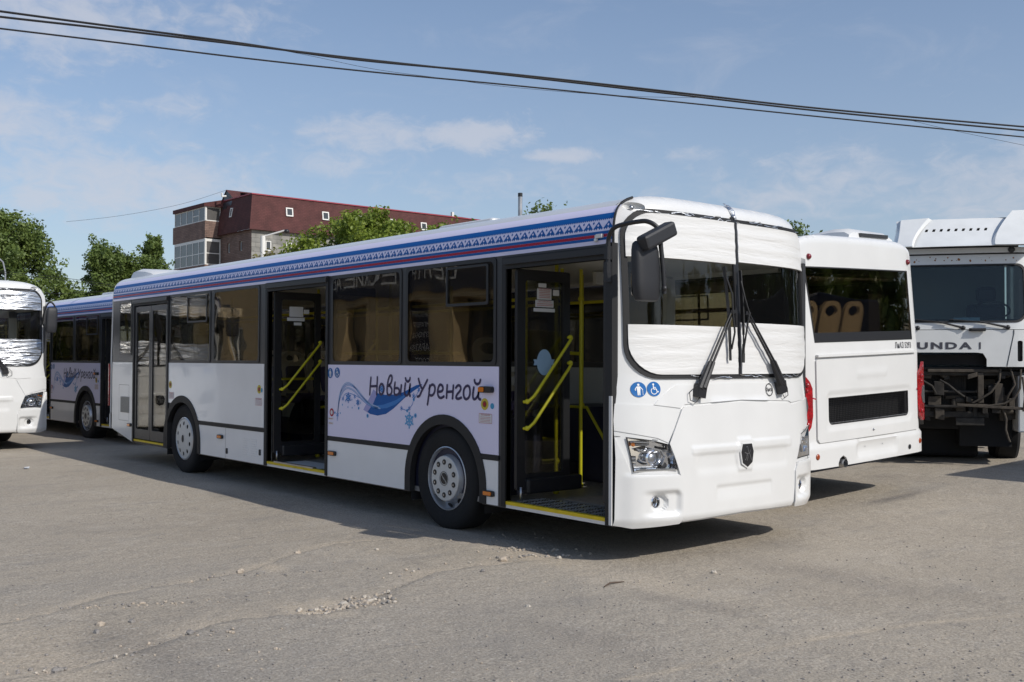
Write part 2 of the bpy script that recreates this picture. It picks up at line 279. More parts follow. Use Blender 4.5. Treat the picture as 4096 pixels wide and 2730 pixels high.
# ------------------------------------------------------------------ mesh helpers
class MB:
    def __init__(s): s.v = []; s.f = []; s.sm = []
    def add(s, vs, fs, smooth=False):
        o = len(s.v); s.v.extend([tuple(p) for p in vs]); s.f.extend([tuple(i+o for i in f) for f in fs]); s.sm.extend([smooth]*len(fs)); return s
    def box(s, x0, x1, y0, y1, z0, z1):
        if x0 > x1: x0, x1 = x1, x0
        if y0 > y1: y0, y1 = y1, y0
        if z0 > z1: z0, z1 = z1, z0
        v = [(x, y, z) for z in (z0, z1) for y in (y0, y1) for x in (x0, x1)]
        return s.add(v, [(0, 2, 3, 1), (4, 5, 7, 6), (0, 1, 5, 4), (2, 6, 7, 3), (0, 4, 6, 2), (1, 3, 7, 5)])
    def obox(s, c, ax, ay, az):
        """box from centre and three half-extent vectors"""
        c, ax, ay, az = map(Vector, (c, ax, ay, az))
        v = [c+ax*i+ay*j+az*k for k in (-1, 1) for j in (-1, 1) for i in (-1, 1)]
        return s.add(v, [(0, 2, 3, 1), (4, 5, 7, 6), (0, 1, 5, 4), (2, 6, 7, 3), (0, 4, 6, 2), (1, 3, 7, 5)])
    def bar(s, a, b, w, h):
        a = Vector(a); b = Vector(b); d = (b-a); L = d.length; d.normalize()
        u = d.cross(Vector((0, 0, 1)))
        if u.length < .01: u = Vector((0, 1, 0))
        u.normalize(); v = u.cross(d)
        return s.obox((a+b)/2, d*L/2, u*w/2, v*h/2)
    def tube(s, pts, r, n=8, cap=True):
        pts = [Vector(p) for p in pts]; m = len(pts); rr = r if isinstance(r, (list, tuple)) else [r]*m
        vs = []; prev = None
        for i, p in enumerate(pts):
            d = (pts[min(i+1, m-1)]-pts[max(i-1, 0)])
            if d.length < 1e-9: d = Vector((0, 0, 1))
            d.normalize()
            if prev is None:
                u = d.cross(Vector((0, 0, 1)))
                if u.length < .05: u = d.cross(Vector((1, 0, 0)))
            else: u = prev-d*prev.dot(d)
            u.normalize(); prev = u; v = d.cross(u)
            for k in range(n):
                a = 2*PI*k/n; vs.append(p+(u*math.cos(a)+v*math.sin(a))*rr[i])
        fs = [(i*n+k, i*n+(k+1) % n, (i+1)*n+(k+1) % n, (i+1)*n+k) for i in range(m-1) for k in range(n)]
        s.add(vs, fs, True)
        if cap: s.add([vs[k] for k in range(n)], [tuple(range(n))[::-1]]); s.add([vs[(m-1)*n+k] for k in range(n)], [tuple(range(n))])
        return s
    def lathe(s, prof, c, axis='y', n=40, sharp=()):
        """prof: list of (radius, offset along axis)"""
        vs = []
        for (r, a) in prof:
            for k in range(n):
                t = 2*PI*k/n; p, q = r*math.cos(t), r*math.sin(t)
                vs.append((c[0]+p, c[1]+a, c[2]+q) if axis == 'y' else (c[0]+a, c[1]+p, c[2]+q) if axis == 'x' else (c[0]+p, c[1]+q, c[2]+a))
        m = len(prof)
        fs = [(i*n+k, i*n+(k+1) % n, (i+1)*n+(k+1) % n, (i+1)*n+k) for i in range(m-1) for k in range(n)]
        return s.add(vs, fs, True)
    def disc(s, c, r, nrm, n=20, ry=None, upv=(0, 0, 1)):
        c = Vector(c); nn = Vector(nrm).normalized(); u = Vector(upv).cross(nn)
        if u.length < .01: u = Vector((1, 0, 0))
        u.normalize(); v = nn.cross(u)
        return s.add([c+u*math.cos(2*PI*k/n)*r+v*math.sin(2*PI*k/n)*(ry or r) for k in range(n)], [tuple(range(n))])
    def ball(s, c, r, n=12, m=8, sc_=(1, 1, 1)):
        vs = [(c[0]+r*sc_[0]*math.sin(PI*j/m)*math.cos(2*PI*i/n), c[1]+r*sc_[1]*math.sin(PI*j/m)*math.sin(2*PI*i/n), c[2]+r*sc_[2]*math.cos(PI*j/m)) for j in range(m+1) for i in range(n)]
        return s.add(vs, [(j*n+i, j*n+(i+1) % n, (j+1)*n+(i+1) % n, (j+1)*n+i) for j in range(m) for i in range(n)], True)
    def plate(s, outline, holes, mp, o0, o1, grid=None, extra=(), back=True, walls=True, smooth=True):
        """sheet with holes, cut in a surface's own (u,v), laid on that surface between offsets o0 and o1"""
        loops = [list(outline)]+[list(h) for h in holes]
        pts = []; edges = []
        for lp in loops:
            if grid:
                q = []
                for i, a in enumerate(lp):
                    b = lp[(i+1) % len(lp)]; L = math.hypot(b[0]-a[0], b[1]-a[1]); k = max(1, int(math.ceil(L/grid)))
                    q += [(a[0]+(b[0]-a[0])*j/k, a[1]+(b[1]-a[1])*j/k) for j in range(k)]
                lp[:] = q
            o = len(pts); pts += lp; edges += [(o+i, o+(i+1) % len(lp)) for i in range(len(lp))]
        nb = len(pts)
        A = [np.array(lp) for lp in loops]
        def inside(P, poly):
            x, y = P[:, 0], P[:, 1]; r = np.zeros(len(P), bool); n = len(poly)
            for i in range(n):
                x1, y1 = poly[i]; x2, y2 = poly[(i+1) % n]
                c = ((y1 > y) != (y2 > y)); r ^= c & (x < (x2-x1)*(y-y1)/((y2-y1) if y2 != y1 else 1e-12)+x1)
            return r
        ok = lambda P: inside(P, A[0]) & ~np.any([inside(P, h) for h in A[1:]], axis=0) if len(A) > 1 else inside(P, A[0])
        if grid:
            lo = A[0].min(0); hi = A[0].max(0)
            gx = np.arange(lo[0]+grid*.5, hi[0], grid); gy = np.arange(lo[1]+grid*.5, hi[1], grid)
            G = np.array([(a, b) for a in gx for b in gy]+[tuple(e) for e in extra]) if len(gx) and len(gy) else np.zeros((0, 2))
            if len(G):
                G = G[ok(G)]
                B = np.array(pts)
                if len(G) and len(B) < 4000:
                    dmin = np.array([np.min(np.hypot(B[:, 0]-g[0], B[:, 1]-g[1])) for g in G]); G = G[dmin > grid*.35]
                pts += [tuple(g) for g in G]
        vo, eo, fo, ov, oe, of = delaunay_2d_cdt([Vector(p) for p in pts], edges, [], 0, 1e-7)
        P = np.array([(v.x, v.y) for v in vo]); T = [tuple(f) for f in fo]
        C = np.array([P[list(f)].mean(0) for f in T]); keep = ok(C)
        T = [f for f, k in zip(T, keep) if k]
        used = sorted({i for f in T for i in f}); rm = {i: k for k, i in enumerate(used)}
        T = [tuple(rm[i] for i in f) for f in T]; Q = [(P[i][0], P[i][1]) for i in used]
        f1 = [mp(u, v, o1) for u, v in Q]
        a, b, c = [Vector(f1[i]) for i in T[0]]
        nn = (b-a).cross(c-a); out = Vector(mp(*Q[T[0][0]], o1+.01))-Vector(f1[T[0][0]]) 
        flip = nn.dot(out) < 0 if o1 >= o0 else nn.dot(out) > 0
        if flip: T = [t[::-1] for t in T]
        s.add(f1, T, smooth)
        if back: s.add([mp(u, v, o0) for u, v in Q], [t[::-1] for t in T], smooth)
        if walls:
            cnt = {}
            for t in T:
                for i in range(3):
                    e = (t[i], t[(i+1) % 3]); cnt[e] = cnt.get(e, 0)+1
            for e in cnt:
                if (e[1], e[0]) not in cnt:
                    i, j = e; s.add([mp(*Q[j], o1), mp(*Q[i], o1), mp(*Q[i], o0), mp(*Q[j], o0)], [(0, 1, 2, 3)])
        return s
    def stroke(s, pts, wd, mp, off, closed=False, capn=5):
        """flat ribbon with round ends along a line in surface coordinates"""
        P = [Vector(p) for p in pts]
        if len(P) > 2:   # smooth
            Q = []
            for i in range(len(P)-1):
                p0 = P[i-1] if i > 0 else (P[-2] if closed else P[i]); p1 = P[i]; p2 = P[i+1]; p3 = P[i+2] if i+2 < len(P) else (P[1] if closed else P[i+1])
                for k in range(4):
                    t = k/4; Q.append(.5*((2*p1)+(p2-p0)*t+(2*p0-5*p1+4*p2-p3)*t*t+(3*p1-p0-3*p2+p3)*t**3))
            Q.append(P[-1]); P = Q
        h = wd/2; vs = []; m = len(P)
        for i, p in enumerate(P):
            d = P[min(i+1, m-1)]-P[max(i-1, 0)]
            if d.length < 1e-9: d = Vector((1, 0))
            d.normalize(); nrm = Vector((-d.y, d.x)); ww = h(i/(m-1)) if callable(h) else h
            vs += [mp(*(p+nrm*ww), off), mp(*(p-nrm*ww), off)]
        s.add(vs, [(2*i, 2*i+1, 2*i+3, 2*i+2) for i in range(m-1)])
        if not closed:
            for p in (P[0], P[-1]):
                s.add([mp(p.x+h*math.cos(2*PI*k/12), p.y+h*math.sin(2*PI*k/12), off+.0003) for k in range(12)], [tuple(range(12))])
        return s
    def flat(s, poly, mp, off): return s.add([mp(u, v, off) for u, v in poly], [tuple(range(len(poly)))])
    def circ(s, c, r, mp, off, n=24, ry=None): return s.flat([(c[0]+r*math.cos(2*PI*k/n), c[1]+(ry or r)*math.sin(2*PI*k/n)) for k in range(n)], mp, off)
    def xf(s, fn): s.v = [tuple(fn(*p)) for p in s.v]; return s
    def build(s, name, material, parent=None, bevel=0, label=None):
        me = bpy.data.meshes.new(name); me.from_pydata(s.v, [], s.f); me.polygons.foreach_set('use_smooth', s.sm)
        me.materials.append(M[material]); me.validate(clean_customdata=False)
        bm = bmesh.new(); bm.from_mesh(me); bmesh.ops.remove_doubles(bm, verts=bm.verts, dist=1e-5)
        if bevel or True:
            for e in bm.edges:
                if len(e.link_faces) == 2:
                    try:
                        if e.calc_face_angle() > R(38): e.smooth = False
                    except Exception: pass
        bm.to_mesh(me); bm.free(); me.update()
        o = bpy.data.objects.new(name, me); col.objects.link(o)
        if parent: o.parent = parent
        if bevel:
            md = o.modifiers.new('bevel', 'BEVEL'); md.width = bevel; md.segments = 2; md.limit_method = 'ANGLE'; md.angle_limit = R(40)
        if label: o['label'] = label
        return o
def thing(name, label, cat, loc=(0, 0, 0), rot=(0, 0, 0), group=None):
    o = bpy.data.objects.new(name, None); o.empty_display_size = .3; col.objects.link(o); o.location = loc; o.rotation_euler = rot
    return tag(o, label, cat, group)
def tag(o, label, cat, group=None):
    o['label'] = label; o['category'] = cat
    if group: o['group'] = group
    return o
def struct(o, kind='structure'): o['kind'] = kind; return o
def text_mb(body, size, fn, bold=.0, spacing=1.0, xs=1.0):
    """lettering turned to mesh; fn maps (u,v) in metres to a point"""
    cu = bpy.data.curves.new('lettering', 'FONT'); cu.body = body; cu.size = size; cu.offset = bold; cu.space_character = spacing
    cu.align_x = 'CENTER'; cu.align_y = 'CENTER'; cu.resolution_u = 3
    o = bpy.data.objects.new('lettering', cu); col.objects.link(o); bpy.context.view_layer.update()
    me = bpy.data.meshes.new_from_object(o.evaluated_get(bpy.context.evaluated_depsgraph_get()))
    m = MB(); m.add([fn(v.co.x*xs, v.co.y) for v in me.vertices], [tuple(p.vertices) for p in me.polygons])
    bpy.data.objects.remove(o); bpy.data.curves.remove(cu); bpy.data.meshes.remove(me); return m
def copy_tree(o, parent=None, skip=(), swap=None):
    if o.name.split('.')[0] in skip: return None
    c = o.copy(); col.objects.link(c); c.parent = parent
    if swap and c.type == 'MESH' and c.material_slots and c.material_slots[0].material and c.material_slots[0].material.name in swap:
        mn = swap[c.material_slots[0].material.name]; c.material_slots[0].link = 'OBJECT'; c.material_slots[0].material = M[mn]
    for ch in list(o.children): copy_tree(ch, c, skip, swap)
    return c
def rrect(u0, u1, v0, v1, r, n=5):
    rs = r if isinstance(r, (list, tuple)) else [r]*4   # corners: bl, br, tr, tl
    out = []
    for (cu, cv, a0, rr) in ((u0+rs[0], v0+rs[0], 180, rs[0]), (u1-rs[1], v0+rs[1], 270, rs[1]), (u1-rs[2], v1-rs[2], 0, rs[2]), (u0+rs[3], v1-rs[3], 90, rs[3])):
        out += [(cu+rr*math.cos(R(a0+90*k/n)), cv+rr*math.sin(R(a0+90*k/n))) for k in range(n+1)] if rr > 0 else [(cu, cv)]
    return out

# ------------------------------------------------------------------ bus surfaces (x forward, y=0 door side, z up)
W = 2.5
def zr(y):
    t = min(1.0, abs(y-1.25)/1.25); return 2.5+.34*(1-t**6.5)**(1/2.3)
def yr(z):
    if z <= 2.5: return 0.0
    k = ((min(z, 2.838)-2.5)/.34)**2.3
    return 1.25*(1-max(0.0, 1-k)**(1/6.5))
def S(u, v, off):            # door side
    if v <= 2.5: return (u, -off, v)
    y = yr(v); e = .002; dy = yr(v+e)-yr(v-e); L = math.hypot(dy, 2*e); return (u, y-off*2*e/L, v+off*dy/L)
def SL(u, v, off):           # driver side
    p = S(u, v, off); return (p[0], W-p[1], p[2])
CXZ = ((.2, -.05), (.34, .02), (.8, .03), (1.2, .0), (1.42, -.025), (2.0, -.045), (2.72, -.085), (3, -.1))
def sstep(a, b, x): x = min(1, max(0, (x-a)/(b-a))); return x*x*(3-2*x)
CX0 = [a for a, b in CXZ]; CX1 = [b for a, b in CXZ]
def Fx(y, z):
    c = float(np.interp(z, CX0, CX1)); t = (y-1.25)/1.25; dz = max(0.0, zr(y)-z); rn = 0
    if dz < .13: rn = .15*(1-math.sqrt(max(0, 1-(1-dz/.13)**2)))*(1-min(1, abs(t))**6)
    return c-.03*t*t-.205*abs(t)**4.7-rn
def F(y, z, off, disp=None):
    e = .004; a = (Fx(y+e, z)-Fx(y-e, z))/(2*e); b = (Fx(y, z+e)-Fx(y, z-e))/(2*e)
    a = max(-2.5, min(2.5, a)); b = max(-2.5, min(1.0, b)); L = math.sqrt(1+a*a+b*b)
    if disp: off = off+disp(y, z)
    return (Fx(y, z)+off/L, y-off*a/L, z-off*b/L)
def Rx(y, z):
    t = (y-1.25)/1.25; dz = max(0.0, zr(y)-z); rn = 0
    if dz < .055: rn = .055*(1-math.sqrt(max(0, 1-(1-dz/.055)**2)))
    c = -11.33+max(0, z-1.55)*.06+(-.03 if z < .68 else 0)
    return c+.025*t*t+.14*abs(t)**16+rn
def Rr(y, z, off, disp=None):
    e = .004; a = (Rx(y+e, z)-Rx(y-e, z))/(2*e); b = 0
    a = max(-2.5, min(2.5, a)); L = math.sqrt(1+a*a+b*b)
    if disp: off = off+disp(y, z)
    return (Rx(y, z)-off/L, y+off*a/L, z)
def sdrr(y, z, cy, cz, hy, hz, r):
    qx = abs(y-cy)-hy+r; qz = abs(z-cz)-hz+r
    return math.hypot(max(qx, 0), max(qz, 0))+min(max(qx, qz), 0)-r

TEXT = [[(-3.595, 1.357), (-3.607, 1.272), (-3.615, 1.187)], [(-3.477, 1.363), (-3.487, 1.191)], [(-3.608, 1.268), (-3.482, 1.275)], [(-3.4, 1.299), (-3.435, 1.272), (-3.442, 1.234), (-3.423, 1.197), (-3.388, 1.198), (-3.36, 1.232), (-3.362, 1.273), (-3.4, 1.299)], [(-3.298, 1.287), (-3.301, 1.229), (-3.287, 1.196), (-3.252, 1.193), (-3.221, 1.215), (-3.219, 1.252), (-3.253, 1.28), (-3.288, 1.283), (-3.284, 1.329), (-3.259, 1.372), (-3.232, 1.383), (-3.214, 1.363), (-3.231, 1.313), (-3.276, 1.283)], [(-3.161, 1.315), (-3.172, 1.265), (-3.174, 1.212), (-3.149, 1.196), (-3.105, 1.205), (-3.087, 1.234), (-3.106, 1.26), (-3.164, 1.261)], [(-3.052, 1.292), (-3.069, 1.202)], [(-2.984, 1.31), (-2.997, 1.237), (-2.985, 1.201), (-2.951, 1.198), (-2.917, 1.239), (-2.904, 1.304)], [(-2.904, 1.304), (-2.917, 1.231), (-2.903, 1.191)], [(-2.981, 1.36), (-2.97, 1.339), (-2.941, 1.329), (-2.916, 1.34), (-2.905, 1.363)], [(-2.766, 1.358), (-2.741, 1.307), (-2.706, 1.264)], [(-2.623, 1.35), (-2.663, 1.301), (-2.713, 1.244), (-2.748, 1.199), (-2.781, 1.19)], [(-2.584, 1.298), (-2.597, 1.216), (-2.618, 1.121)], [(-2.595, 1.267), (-2.562, 1.303), (-2.522, 1.305), (-2.501, 1.277), (-2.512, 1.234), (-2.547, 1.208), (-2.594, 1.212)], [(-2.451, 1.244), (-2.396, 1.251), (-2.377, 1.276), (-2.39, 1.302), (-2.423, 1.31), (-2.449, 1.282), (-2.459, 1.235), (-2.441, 1.198), (-2.402, 1.189), (-2.362, 1.205)], [(-2.312, 1.308), (-2.322, 1.193)], [(-2.219, 1.306), (-2.231, 1.19)], [(-2.318, 1.246), (-2.225, 1.253)], [(-2.181, 1.288), (-2.156, 1.307), (-2.126, 1.308), (-2.11, 1.288), (-2.119, 1.263), (-2.166, 1.224), (-2.178, 1.198), (-2.147, 1.189), (-2.101, 1.201)], [(-2.02, 1.308), (-2.057, 1.283), (-2.069, 1.242), (-2.056, 1.201), (-2.023, 1.19), (-1.986, 1.214), (-1.975, 1.259), (-1.987, 1.3), (-2.02, 1.308)], [(-1.921, 1.295), (-1.934, 1.234), (-1.925, 1.197), (-1.896, 1.197), (-1.862, 1.229), (-1.843, 1.292)], [(-1.843, 1.292), (-1.858, 1.229), (-1.846, 1.2), (-1.827, 1.193)], [(-1.911, 1.361), (-1.903, 1.339), (-1.873, 1.326), (-1.84, 1.338), (-1.828, 1.364)]]
RIBBON = [(-2.711, 1.309), (-2.8, 1.298), (-2.898, 1.267), (-3.011, 1.228), (-3.156, 1.2), (-3.335, 1.191), (-3.472, 1.204), (-3.50, 1.17), (-3.56, 1.09), (-3.66, 1.01), (-3.61, 0.992), (-3.469, 0.981), (-3.318, 1.004), (-3.184, 1.063), (-3.011, 1.163), (-2.869, 1.232), (-2.711, 1.301)]
FADE = [(-3.472, 1.204), (-3.55, 1.24), (-3.612, 1.162), (-3.737, 1.029), (-3.66, 1.005), (-3.56, 1.085), (-3.50, 1.165)]
RMID = [(-3.674, 1.117), (-3.548, 1.075), (-3.364, 1.094), (-3.156, 1.142), (-2.94, 1.222), (-3.011, 1.171), (-3.155, 1.101), (-3.303, 1.063), (-3.455, 1.047), (-3.579, 1.065)]
SW = [[(-4.251, 0.902), (-4.232, 1.028), (-4.194, 1.162), (-4.144, 1.256), (-4.052, 1.298), (-3.935, 1.274), (-3.82, 1.198), (-3.674, 1.117), (-3.548, 1.071), (-3.424, 1.054)],
      [(-4.238, 0.992), (-4.216, 1.099), (-4.16, 1.189), (-4.093, 1.235), (-4.018, 1.246), (-3.902, 1.214), (-3.771, 1.14), (-3.611, 1.081), (-3.455, 1.057)],
      [(-4.227, 1.063), (-4.203, 1.17), (-4.149, 1.234), (-4.069, 1.275), (-3.985, 1.277), (-3.869, 1.24), (-3.739, 1.158), (-3.611, 1.098), (-3.455, 1.066)]]
THIN = [[(-2.758, 1.259), (-2.799, 1.202), (-2.843, 1.161), (-2.868, 1.112), (-2.917, 1.074), (-2.952, 1.052), (-3.05, 1.069)], [(-4.134, 1.127), (-4.101, 1.173), (-4.026, 1.189), (-3.934, 1.178), (-3.803, 1.147)]]
STARS = [(-4.028, 1.142, 0.051), (-3.84, 1.099, 0.033), (-4.243, 0.956, 0.027), (-2.916, 0.961, 0.072), (-2.844, 1.193, 0.027), (-2.758, 1.259, 0.024), (-2.917, 1.075, 0.021), (-3.05, 1.069, 0.022), (-3.901, 1.157, 0.022), (-4.134, 1.127, 0.022), (-3.396, 1.247, 0.039), (-4.08, 1.108, 0.015), (-3.958, 1.125, 0.012), (-3.789, 1.096, 0.013)]
DOTS = [(-3.823, 1.041, 0.019), (-3.654, 0.971, 0.026), (-2.814, 1.01, 0.027), (-2.843, 1.161, 0.021), (-2.952, 1.05, 0.021), (-4.295, 0.976, 0.018), (-4.032, 1.044, 0.011), (-3.949, 1.041, 0.011), (-4.142, 1.066, 0.012), (-3.9, 1.066, 0.007), (-4.183, 0.976, 0.011)]
HUBX = (-2.36, -8.34)
DOORS = ((-10.12, -8.86, .30, 2.32, 'closed'), (-5.84, -4.49, .30, 2.33, 'open'), (-1.48, -.29, .30, 2.31, 'open'))
WINS = ((-10.78, -10.25, 1.59, 2.42), (-8.79, -7.44, 1.49, 2.425), (-7.36, -6.06, 1.49, 2.425), (-4.39, -3.06, 1.49, 2.425), (-2.99, -1.62, 1.49, 2.425))
LWINS = ((-10.6, -9.4, 1.55, 2.42), (-9.3, -7.9, 1.49, 2.42), (-7.82, -6.48, 1.49, 2.42), (-6.40, -5.06, 1.49, 2.42), (-4.98, -3.64, 1.49, 2.42), (-3.56, -2.22, 1.49, 2.42), (-2.0, -.95, 1.25, 2.38))

def arch_pts(cx, r, z0, n=20, zc=.42):
    """arched cut, from the foot on the left over the top to the foot on the right"""
    return [(cx-r, z0)]+[(cx-r*math.cos(PI*k/n), zc+r*math.sin(PI*k/n)) for k in range(n+1)]+[(cx+r, z0)]

def person_icon(mb, cx, cz, r, mp, off, su=1):
    f = lambda u, v: (cx+su*u*r, cz+v*r)
    mb.circ(f(0, .62), .15*r, mp, off)
    mb.flat([f(-.2, .42), f(.2, .42), f(.24, .0), f(.2, -.1), f(.17, -.75), f(.04, -.75), f(.0, -.2), f(-.04, -.75), f(-.17, -.75), f(-.2, -.1), f(-.24, .0)], mp, off)
    mb.stroke([f(-.2, .36), f(-.42, .05), f(-.38, -.1)], .1*r, mp, off); mb.stroke([f(.2, .36), f(.42, .1), f(.5, -.02)], .1*r, mp, off); mb.stroke([f(.5, 0), f(.52, -.7)], .05*r, mp, off)
def chair_icon(mb, cx, cz, r, mp, off, su=1):
    f = lambda u, v: (cx+su*u*r, cz+v*r)
    mb.circ(f(-.08, .62), .14*r, mp, off)
    mb.stroke([f(-.08, .42), f(-.05, .0), f(.30, -.02), f(.45, -.42), f(.62, -.34)], .13*r, mp, off)
    mb.stroke([f(-.05, .22), f(.25, .2)], .1*r, mp, off)
    mb.stroke([(cx+su*r*(-.02+.42*math.cos(a)), cz+r*(-.28+.42*math.sin(a))) for a in [R(130+k*22) for k in range(10)]], .1*r, mp, off)

def make_bus():
    b = thing('city_bus', 'x', 'bus', (0, 0, 0), (0, 0, 0), 'white city buses parked in the yard')
    # ---- door side wall
    door_h = [[(a, z0), (c, z0), (c, z1), (a, z1)] for a, c, z0, z1, k in DOORS]
    win_h = [rrect(a+.03, c-.03, z0+.03, z1-.03, .05, 3) for a, c, z0, z1 in WINS]
    zb = .285
    out = [(-11.07, .45), (-10.16, zb), (DOORS[0][0], zb), (DOORS[0][0], DOORS[0][3]), (DOORS[0][1], DOORS[0][3]), (DOORS[0][1], zb)]
    out += arch_pts(HUBX[1], .555, zb) if False else []
    out += [(HUBX[1]-.555, zb)]+arch_pts(HUBX[1], .555, zb)[1:-1]+[(HUBX[1]+.555, zb)]
    out = [p for i, p in enumerate(out) if i == 0 or p != out[i-1]]
    a, c, z0, z1, _ = DOORS[1]; out += [(a, zb), (a, z1), (c, z1), (c, zb)]
    out += [(HUBX[0]-.555, zb)]+arch_pts(HUBX[0], .555, zb)[1:-1]+[(HUBX[0]+.555, zb)]
    a, c, z0, z1, _ = DOORS[2]; out += [(a, zb), (a, z1), (c, z1), (c, zb), (-.225, zb), (-.225, 2.43), (-11.07, 2.43)]
    q = []
    for p in out:
        if not q or math.dist(p, q[-1]) > 1e-6: q.append(p)
    MB().plate(q, win_h, S, -.045, 0).build('side_wall', 'band_grey', b)
    # driver side wall
    outl = [(-11.07, .45), (-10.16, zb), (HUBX[1]-.555, zb)]+arch_pts(HUBX[1], .555, zb)[1:-1]+[(HUBX[1]+.555, zb), (HUBX[0]-.555, zb)]+arch_pts(HUBX[0], .555, zb)[1:-1]+[(HUBX[0]+.555, zb), (-.225, zb), (-.225, 2.43), (-11.07, 2.43)]
    MB().plate(outl, [rrect(a+.03, c-.03, z0+.03, z1-.03, .05, 3) for a, c, z0, z1 in LWINS], SL, -.045, 0).build('side_wall', 'band_grey', b)
    MB().plate([(-11.06, .46), (-10.16, .295), (HUBX[1]-.6, .295)]+arch_pts(HUBX[1], .6, .295)[1:-1]+[(HUBX[1]+.6, .295), (HUBX[0]-.6, .295)]+arch_pts(HUBX[0], .6, .295)[1:-1]+[(HUBX[0]+.6, .295), (-.24, .295), (-.24, 1.2), (-2.05, 1.2), (-2.05, 1.48), (-11.06, 1.48)], [], SL, .001, .008).build('side_panel', 'white_paint', b)
    # ---- door side outer panels
    a0, a1 = HUBX[1]-.60, HUBX[1]+.60; b0, b1 = HUBX[0]-.60, HUBX[0]+.60; AR = .6
    def archcut(cx, z0, z1):   # arch points between heights z0 and z1, left side then right side
        L = [p for p in arch_pts(cx, AR, .295)]; return L
    P = lambda pts, m_, nm='side_panel', o=.007: MB().plate(pts, [], S, .001, o).build(nm, m_, b)
    P([(-11.06, .46), (-10.17, .295), (-10.17, 1.482), (-11.06, 1.482)], 'white_paint')
    arcR = [(HUBX[1]+AR*math.cos(t), .42+AR*math.sin(t)) for t in [R(k) for k in range(0, 181, 6)]]
    sm = lambda pts, lo, hi: [p for p in pts if lo <= p[1] <= hi]
    ax = lambda cx, z, sgn: cx+sgn*math.sqrt(max(0, AR*AR-(z-.42)**2))
    up_ = sm(arcR, .73, 2)
    P([(-8.82, 1.482), (-8.82, .73), (ax(HUBX[1], .73, -1), .73)]+up_[::-1]+[(ax(HUBX[1], .73, 1), .73), (-5.93, .73), (-5.93, 1.482)] if False else
      [(-8.82, .93), (ax(HUBX[1], .93, -1), .93)]+sm(arcR, .94, 2)[::-1]+[(ax(HUBX[1], .73, 1), .73), (-5.93, .73), (-5.93, 1.482), (-8.82, 1.482)], 'side_paint')
    P([(ax(HUBX[1], .675, 1), .675)]+[(ax(HUBX[1], z, 1), z) for z in (.6, .5, .42)]+[(HUBX[1]+AR, .295), (-5.93, .295), (-5.93, .675)], 'side_paint')
    arcF = [(p[0]-HUBX[1]+HUBX[0], p[1]) for p in arcR]
    P([(-4.455, .725), (ax(HUBX[0], .725, -1), .725)]+sm(arcF, .73, 2)[::-1]+[(ax(HUBX[0], .725, 1), .725), (-1.58, .725), (-1.58, 1.482), (-4.455, 1.482)], 'vinyl')
    P([(-4.455, .295), (HUBX[0]-AR, .295)]+[(ax(HUBX[0], z, -1), z) for z in (.42, .5, .6, .675)]+[(-4.455, .675)], 'side_paint')
    P([(ax(HUBX[0], .675, 1), .675)]+[(ax(HUBX[0], z, 1), z) for z in (.6, .5, .42)]+[(HUBX[0]+AR, .295), (-1.585, .295), (-1.585, .675)], 'side_paint')
    for s0, s1 in ((ax(HUBX[1], .7, 1)+.0, -5.9), (-4.49, ax(HUBX[0], .7, -1)), (ax(HUBX[0], .7, 1), -1.57)): MB().plate([(s0, .682), (s1, .682), (s1, .718), (s0, .718)], [], S, .001, .014).build('trim_strip', 'black_rubber', b)
    # wheel arch lips and liners
    for cx in HUBX:
        for mp in (S, SL):
            o_ = arch_pts(cx, .62, .295, 26); i_ = arch_pts(cx, .53, .295, 26)
            m_ = MB().plate(o_+i_[::-1], [], mp, -.04, .016); m_.build('arch_lip', 'black_rubber', b)
            ln = MB(); arc = arch_pts(cx, .56, .2, 16); sgn = -1 if mp is S else 1
            y0, y1 = (0.02, .62) if mp is S else (W-.02, W-.62)
            ln.add([(x, y0, z) for x, z in arc]+[(x, y1, z) for x, z in arc], [(i, i+1, len(arc)+i+1, len(arc)+i) for i in range(len(arc)-1)])
            ln.add([(x, y1, z) for x, z in arc], [tuple(range(len(arc)))]); ln.build('arch_liner', 'chassis_black', b)
    # ---- roof
    ys = [1.25*(1-math.cos(PI*k/36)) for k in range(37)]
    mb = MB(); NX = 14; vs = []
    prof = [(0, 2.43), (0, 2.47)]+[(max(y, 0.0), zr(y)) for y in ys]+[(W, 2.47), (W, 2.43)]
    for (y, z) in prof:
        xf_ = -.225 if z <= 2.48 else Fx(min(max(y, .001), W-.001), z)+.004
        xb = -11.07 if z <= 2.48 else Rx(min(max(y, .001), W-.001), z)-.004
        xf_ = min(xf_, -.225)
        for k in range(NX+1): vs.append((xf_+(xb-xf_)*k/NX, y, z))
    n_ = NX+1
    mb.add(vs, [(j*n_+k, j*n_+k+1, (j+1)*n_+k+1, (j+1)*n_+k) for j in range(len(prof)-1) for k in range(NX)], True)
    rf = mb.build('roof', 'white_paint', b)
    # roof unit at the rear, hatch further forward
    p = MB(); X0, X1, Y0, Y1 = -11.12, -10.1, .27, 1.22
    secs = [(X0, .0), (X0+.02, .12), (X0+.08, .165), (X0+.25, .175), (X1-.45, .14), (X1-.2, .09), (X1, .0)]
    vs = []
    for x, h in secs:
        for y, q_ in ((Y0, 0), (Y0+.03, .75), (Y0+.12, 1), (Y1-.12, 1), (Y1-.03, .75), (Y1, 0)): vs.append((x, y, 2.775+max(h*q_, -.05)+.02*(y > .5)))
    p.add(vs, [(i*6+k, i*6+k+1, (i+1)*6+k+1, (i+1)*6+k) for i in range(len(secs)-1) for k in range(5)], True)
    pod = p.build('roof_unit', 'white_plastic', rf)
    MB().box(X0-.002, X0+.06, .42, 1.0, 2.87, 2.91).build('vent_slot', 'band_grey', rf)
    p = MB().box(-3.35, -2.45, .62, 1.5, 2.83, 2.915); p.build('roof_hatch', 'white_plastic', rf, bevel=.05)
